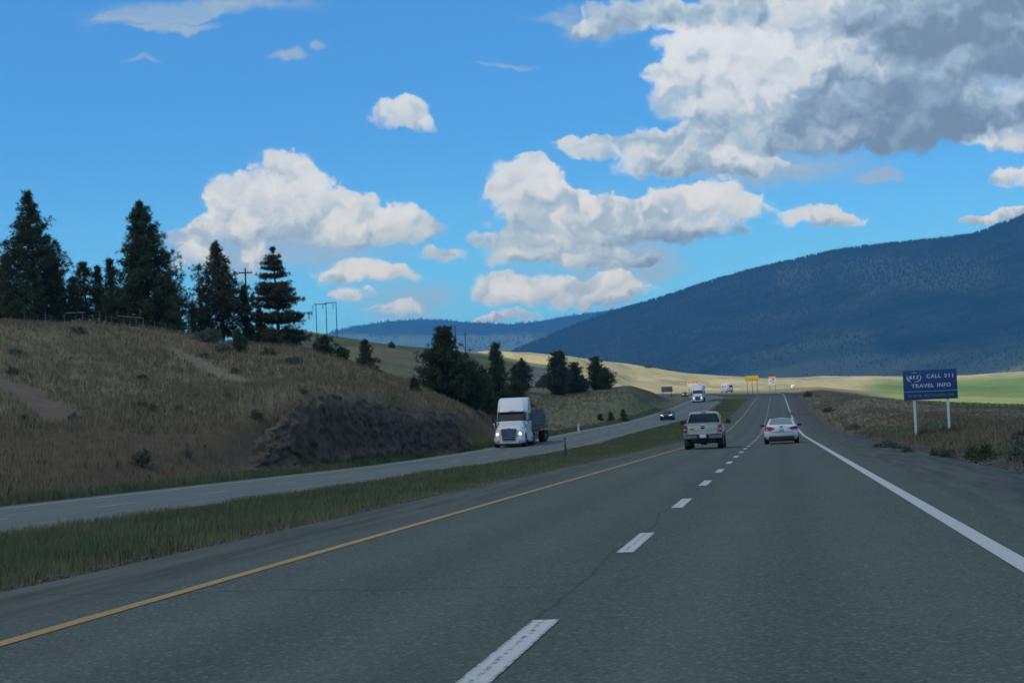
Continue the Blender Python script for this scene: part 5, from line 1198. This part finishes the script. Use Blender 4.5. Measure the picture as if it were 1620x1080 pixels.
# ------------------------------------------------------------------ signs: local x right, z up, facing -y
def text(body, size, x, z, y, mat_, parent, name='lettering', bold=.0, spacing=1.0, width=None, align='CENTER'):
    cu = bpy.data.curves.new(name, 'FONT'); cu.body = body; cu.size = size; cu.align_x = align; cu.align_y = 'CENTER'; cu.extrude = .004; cu.offset = bold; cu.space_character = spacing; cu.resolution_u = 3
    to = bpy.data.objects.new('t', cu); C.objects.link(to); dg = bpy.context.evaluated_depsgraph_get(); me = bpy.data.meshes.new_from_object(to.evaluated_get(dg)); bpy.data.objects.remove(to)
    v_ = np.zeros(len(me.vertices)*3); me.vertices.foreach_get('co', v_); v_ = v_.reshape(-1, 3)
    if width: v_[:, 0] *= width/max(1e-6, np.ptp(v_[:, 0]))
    v_ = np.c_[v_[:, 0]+x, -v_[:, 2]+y, v_[:, 1]+z]; me.vertices.foreach_set('co', v_.ravel()); me.name = name; me.materials.clear(); me.materials.append(mat_)
    o = bpy.data.objects.new(name, me); C.objects.link(o); o.parent = parent; return o
def face_me(p, yaw=0): return -math.atan2(p[0], p[1])+yaw
# the blue information sign
D = 97.0; bl = at(1448, 677, D); W_ = 83/FPX*D; Hs = 47/FPX*D
cx_, cz_ = at(1471.5, 608, D).x, at(1471.5, 608, D).z
zb = zt1(cx_, D); base = Vector((cx_, D, zb))
sg = empty('information_sign', base, face_me(base)+R(-3), 'blue travel information sign on two white posts beside the right verge', 'sign')
zc = cz_-zb
q = MB(); q.box((0, 0, zc), (W_, .035, Hs), .012); pn = q.build('panel', M['signblue'], sg)
for s in (-1, 1):
    q = MB(); q.box((s*W_*.31, .07, (zc+Hs*.4-.3)/2), (.14, .10, zc+Hs*.4+.3), .008); q.build('post', M['whitepost'], sg)
Y_ = -.022
q = MB(); q.box((0, Y_, zc-Hs*.22), (W_*.985, .006, .02)); q.build('divider_line', M['signwhite'], pn)
for wd_, x_, z_, w_ in (('CALL', .07, .275, .27), ('511', .36, .275, .165), ('TRAVEL', -.14, -.035, .415), ('INFO', .255, -.035, .25)): text(wd_, .29, W_*x_, zc+Hs*z_, Y_, M['signwhite'], pn, bold=.009, spacing=1.15, width=W_*w_)
text('www.drivebc.ca', .27, W_*.0, zc-Hs*.355, Y_, M['signgold'], pn, bold=.009, spacing=1.15, width=W_*.86)
lg = text('511', .26, -W_*.295, zc+Hs*.255, Y_, M['signwhite'], pn, 'logo_number', bold=.014, width=W_*.17)
sh_ = [v_.co.copy() for v_ in lg.data.vertices]
for v_ in lg.data.vertices: v_.co.x += (v_.co.z-(zc+Hs*.255))*.2
q = MB()
def arc(a0, a1, ra, rb, w0, w1):
    pts = []; n_ = 26
    for i in range(n_):
        a = R(a0+(a1-a0)*i/(n_-1)); w_ = w0+(w1-w0)*math.sin(math.pi*i/(n_-1)); pts.append((a, w_))
    ctr = Vector((-W_*.295, Y_, zc+Hs*.255)); rings = []
    for (a, w_) in pts:
        o_ = ctr+Vector((math.cos(a)*(ra+w_), 0, math.sin(a)*(rb+w_))); i_ = ctr+Vector((math.cos(a)*(ra-w_), 0, math.sin(a)*(rb-w_)))
        rings.append([o_+Vector((0, -.004, 0)), i_+Vector((0, -.004, 0)), i_+Vector((0, .004, 0)), o_+Vector((0, .004, 0))])
    q.loft(rings)
arc(150, 245, W_*.128, Hs*.155, .012, .035); arc(270, 400, W_*.128, Hs*.155, .008, .028); arc(60, 110, W_*.12, Hs*.165, .006, .014)
q.build('logo_swoosh', M['signwhite'], pn, smooth=False)
# far signs
def post_sign(name, label, x, ytop, ybot, yground, wpx, D, mats, nposts, yaw=0, group=None, cat='sign', post='darksteel'):
    c0 = at(x, (ytop+ybot)/2, D); zg = zt1(c0.x, D)-.2; r_ = empty(name, (c0.x, D, zg), face_me(c0)+yaw, label, cat, group); w_ = wpx/FPX*D; h_ = (ybot-ytop)/FPX*D; zt_ = at(x, ytop, D).z-zg
    zc_ = zt_-h_/2; z0 = zt_
    for (frac, m_, nm) in mats:
        q = MB(); q.box((0, 0, z0-h_*frac/2), (w_, .08, h_*frac-.03), .01); q.build(nm, M[m_], r_); z0 -= h_*frac
    for k_ in range(nposts):
        xx = (-.38+.76*k_/max(1, nposts-1))*w_ if nposts > 1 else 0
        q = MB(); q.box((xx, .13, (zt_-.2)/2), (.16, .14, zt_-.2)); q.build('post', M[post], r_)
    return r_, w_, h_, zc_
post_sign('warning_sign', 'large yellow sign on three posts at the top of the hill', 1189.5, 594.3, 602.6, 615, 20.5, 560, [(1, 'signyellow', 'panel')], 3)
r_, w_, h_, z_ = post_sign('highway_sign', 'orange topped pale sign at the crest right of the yellow sign', 1222, 595.5, 609, 614, 11.5, 620, [(.26, 'signorange', 'header_panel'), (.74, 'signpale', 'panel')], 2)
q = MB(); q.box((w_*.12, -.05, z_+h_*.14), (w_*.30, .02, h_*.14)); q.box((-w_*.22, -.05, z_+h_*.02), (w_*.34, .02, h_*.10)); q.box((w_*.1, -.05, z_-h_*.18), (w_*.6, .02, h_*.06)); q.build('dark_marks', M['signdark'], r_)
r_, w_, h_, z_ = post_sign('highway_sign', 'orange topped white sign behind the distant semi truck', 1096.5, 601, 612.5, 622, 17.5, 690, [(.30, 'signorange', 'header_panel'), (.70, 'signpale', 'panel')], 2)
q = MB()
for k_ in range(4): q.box(((-.36+.24*k_)*w_, -.05, z_+h_*.13), (w_*.15, .02, h_*.09))
q.build('dark_marks', M['signdark'], r_)
post_sign('highway_sign', 'grey back of a sign on two posts where the oncoming road bends', 1055, 611.3, 620, 628, 17.5, 560, [(1, 'signgreen', 'panel')], 2)
# marker posts
def marker(label, x, ytop, ybase, m_, wpx, cap=None, D=None):
    p_ = hit(x, ybase) if D is None else np.array([ray(x, ybase)[0]*D, D, 0]); p_[2] = zt1(p_[0], p_[1]); H = at(x, ytop, p_[1]).z-p_[2]; w_ = wpx/FPX*p_[1]
    r_ = empty('marker_post', (p_[0], p_[1], p_[2]-.1), face_me(p_), label, 'marker post')
    q = MB(); q.box((0, 0, H/2), (w_, w_*.35, H+.1), .006); q.build('post', M[m_], r_)
    q = MB(); q.box((0, -w_*.22, H*.86), (w_*.8, .01, H*.16)); q.build('reflector', M[cap or 'clearlens'], r_)
marker('dark marker post standing in the median grass', 895, 690, 722, 'darksteel', 3.2, 'greybumper', D=90)
marker('pale marker post at the far edge of the oncoming road behind the trailer', 915.5, 670, 683, 'whitepost', 3, 'signyellow', D=196)
b_ = hit(1254, 606); b_ = np.array([ray(1254, 606)[0]*900, 900, 0]); b_[2] = zt1(b_[0], 900)
wb = empty('hay_bale', (b_[0], 900, b_[2]-.1), .4, 'tiny bright white wrapped bale alone in the pale field', 'bale')
q = MB(); q.cyl((0, 0, .85), .85, 1.5, 'x', 24, bev=.15); q.build('wrapped_hay', M['bale'], wb)
q = MB()
for k_ in (-.35, .35): q.cyl((k_, 0, .85), .862, .08, 'x', 24)
q.build('wrap_bands', M['signpale'], wb)
# ------------------------------------------------------------------ power line structure and poles
D = 600.
def pole(mb, x0, y0, x1, y1, D, r):
    a, b_ = at(x0, y0, D), at(x1, y1, D); mb.tube([(a.x, D, a.z), (b_.x, D, b_.z-1)], [r*.8, r], 8)
hf = empty('power_line_structure', (at(517, 531, D).x, D, zt1(at(517, 531, D).x, D)), 0, 'wooden three pole power line structure on the far green hill', 'power pole')
inv_ = Vector(hf.location)
tops = [(499.5, 480.3), (515.5, 478.8), (531.5, 477.6)]; bots = [(501.5, 531), (517.5, 532), (533.5, 533)]
for tp, bt_ in zip(tops, bots):
    q = MB(); pole(q, *tp, *bt_, D, .15); o_ = q.build('pole', M['polewood'], hf); o_.data.transform(Matrix.Translation(-inv_))
for (xa, ya, xb, yb) in [(497, 480.5, 517, 480.2), (513, 479.2, 532.5, 477.8)]:
    q = MB(); a, b_ = at(xa, ya+.6, D), at(xb, yb+.6, D); q.tube([(a.x, D-.3, a.z), (b_.x, D-.3, b_.z)], .12, 6); o_ = q.build('crossarm', M['polewood'], hf); o_.data.transform(Matrix.Translation(-inv_))
for i_, (tp, bt_) in enumerate(zip(tops, bots)):
    q = MB(); a = at(tp[0]-4.5, tp[1]+2, D); q.tube([(a.x, D-.35, a.z), (a.x, D-.35, a.z-2.0)], .10, 6); o_ = q.build('insulator', M['darksteel'], hf); o_.data.transform(Matrix.Translation(-inv_))
def upole(label, x, ytop, ybase, D, r, arms=((0, 8),), group=None):
    p_ = at(x, ybase, D); zg = zt1(p_.x, D); H = at(x, ytop, D).z-zg; r_ = empty('utility_pole', (p_.x, D, zg), 0, label, 'utility pole', group)
    q = MB(); q.tube([(0, 0, -.4), (0, 0, H)], [r, r*.7], 10); q.build('pole', M['polewood'], r_)
    for dz, w_ in arms:
        q = MB(); q.box((0, -.15, H-.35-dz), (w_/FPX*D, .12, .14)); q.build('crossarm', M['polewood'], r_)
        q = MB()
        for k_ in (-.45, -.15, .2, .45): q.cyl((k_*w_/FPX*D, -.15, H-.2-dz), .05, .16, 'z', 8)
        q.build('insulators', M['steel'], r_)
upole('wooden utility pole with crossarm showing behind the ragged pine', 391.5, 424, 535, 205, .13, ((.25, 21),))
upole('utility pole with low crossarm behind the see-through sapling', 330, 462, 528, 230, .12, ((.1, 20),))
upole('thin pole sticking up right of the largest round pine', 738, 526, 585, 520, .16, ((.1, 3),), 'thin poles behind the largest round pine')
upole('thin pole at the top right of the largest round pine', 722.5, 515, 585, 520, .16, ((.1, 3),), 'thin poles behind the largest round pine')

# ------------------------------------------------------------------ fences
def fence(label, pts, D, posts, rails, wires=3):
    """pts: photo columns and base rows along the crest; posts: (x, height px, half width px)"""
    xb = [p_[0] for p_ in pts]; yb = [p_[1] for p_ in pts]
    loc = lambda x: Vector((ray(x, float(np.interp(x, xb, yb)))[0]*D, D, zt1(ray(x, float(np.interp(x, xb, yb)))[0]*D, D)))
    o_ = loc(posts[0][0]); r_ = empty('fence', o_, 0, label, 'fence'); tops = []
    for x, hpx, hw_ in posts:
        b_ = loc(x); H = hpx/FPX*D; w_ = hw_/FPX*D; q = MB(); q.cyl((b_-o_)+Vector((0, 0, H/2-.15)), w_, H+.3, 'z', 8, r2=w_*.85); q.build('post', M['wood'], r_); tops.append((x, b_, H))
    for xa, xc, hpx in rails:
        a, b_ = loc(xa), loc(xc); H = hpx/FPX*D; q = MB(); q.tube([(a-o_)+Vector((0, -.1, H)), (b_-o_)+Vector((0, -.1, H))], .055, 6); q.build('rail', M['wood'], r_)
    for k_ in range(wires):
        q = MB(); q.tube([(b_-o_)+Vector((0, -.08, H_*(.3+.25*k_))) for x, b_, H_ in tops], .006, 4); q.build('wire', M['steel'], r_)
    return r_
fence('weathered post and wire fence with brace rails along the hill crest', [(0, 512), (40, 513), (100, 516), (150, 518), (230, 525), (300, 532)], 157.5,
      [(39, 22, .9), (48, 14, .5), (60, 16, .5), (72, 20, .9), (81, 15, .5), (102, 18, .7), (120, 16, .5), (131, 20, .9), (147, 16, .6), (158, 21, 1.0), (168, 17, .6), (177, 17, .6), (196, 14, .5), (206, 15, .5), (216, 15, .8), (227, 17, 1.0), (245, 14, .5), (262, 14, .5)],
      [(105, 136, 19), (188, 228, 16)])
def rfence():
    D = 175.; pts = [(1560, 668), (1640, 662)]
    return fence('short dark wire fence posts in the field right of the blue sign', pts, D, [(1572, 9, .7), (1583, 9, .7), (1596, 11, 1.0), (1615, 10, 1.0), (1632, 10, .8)], [], 2)
rfence()
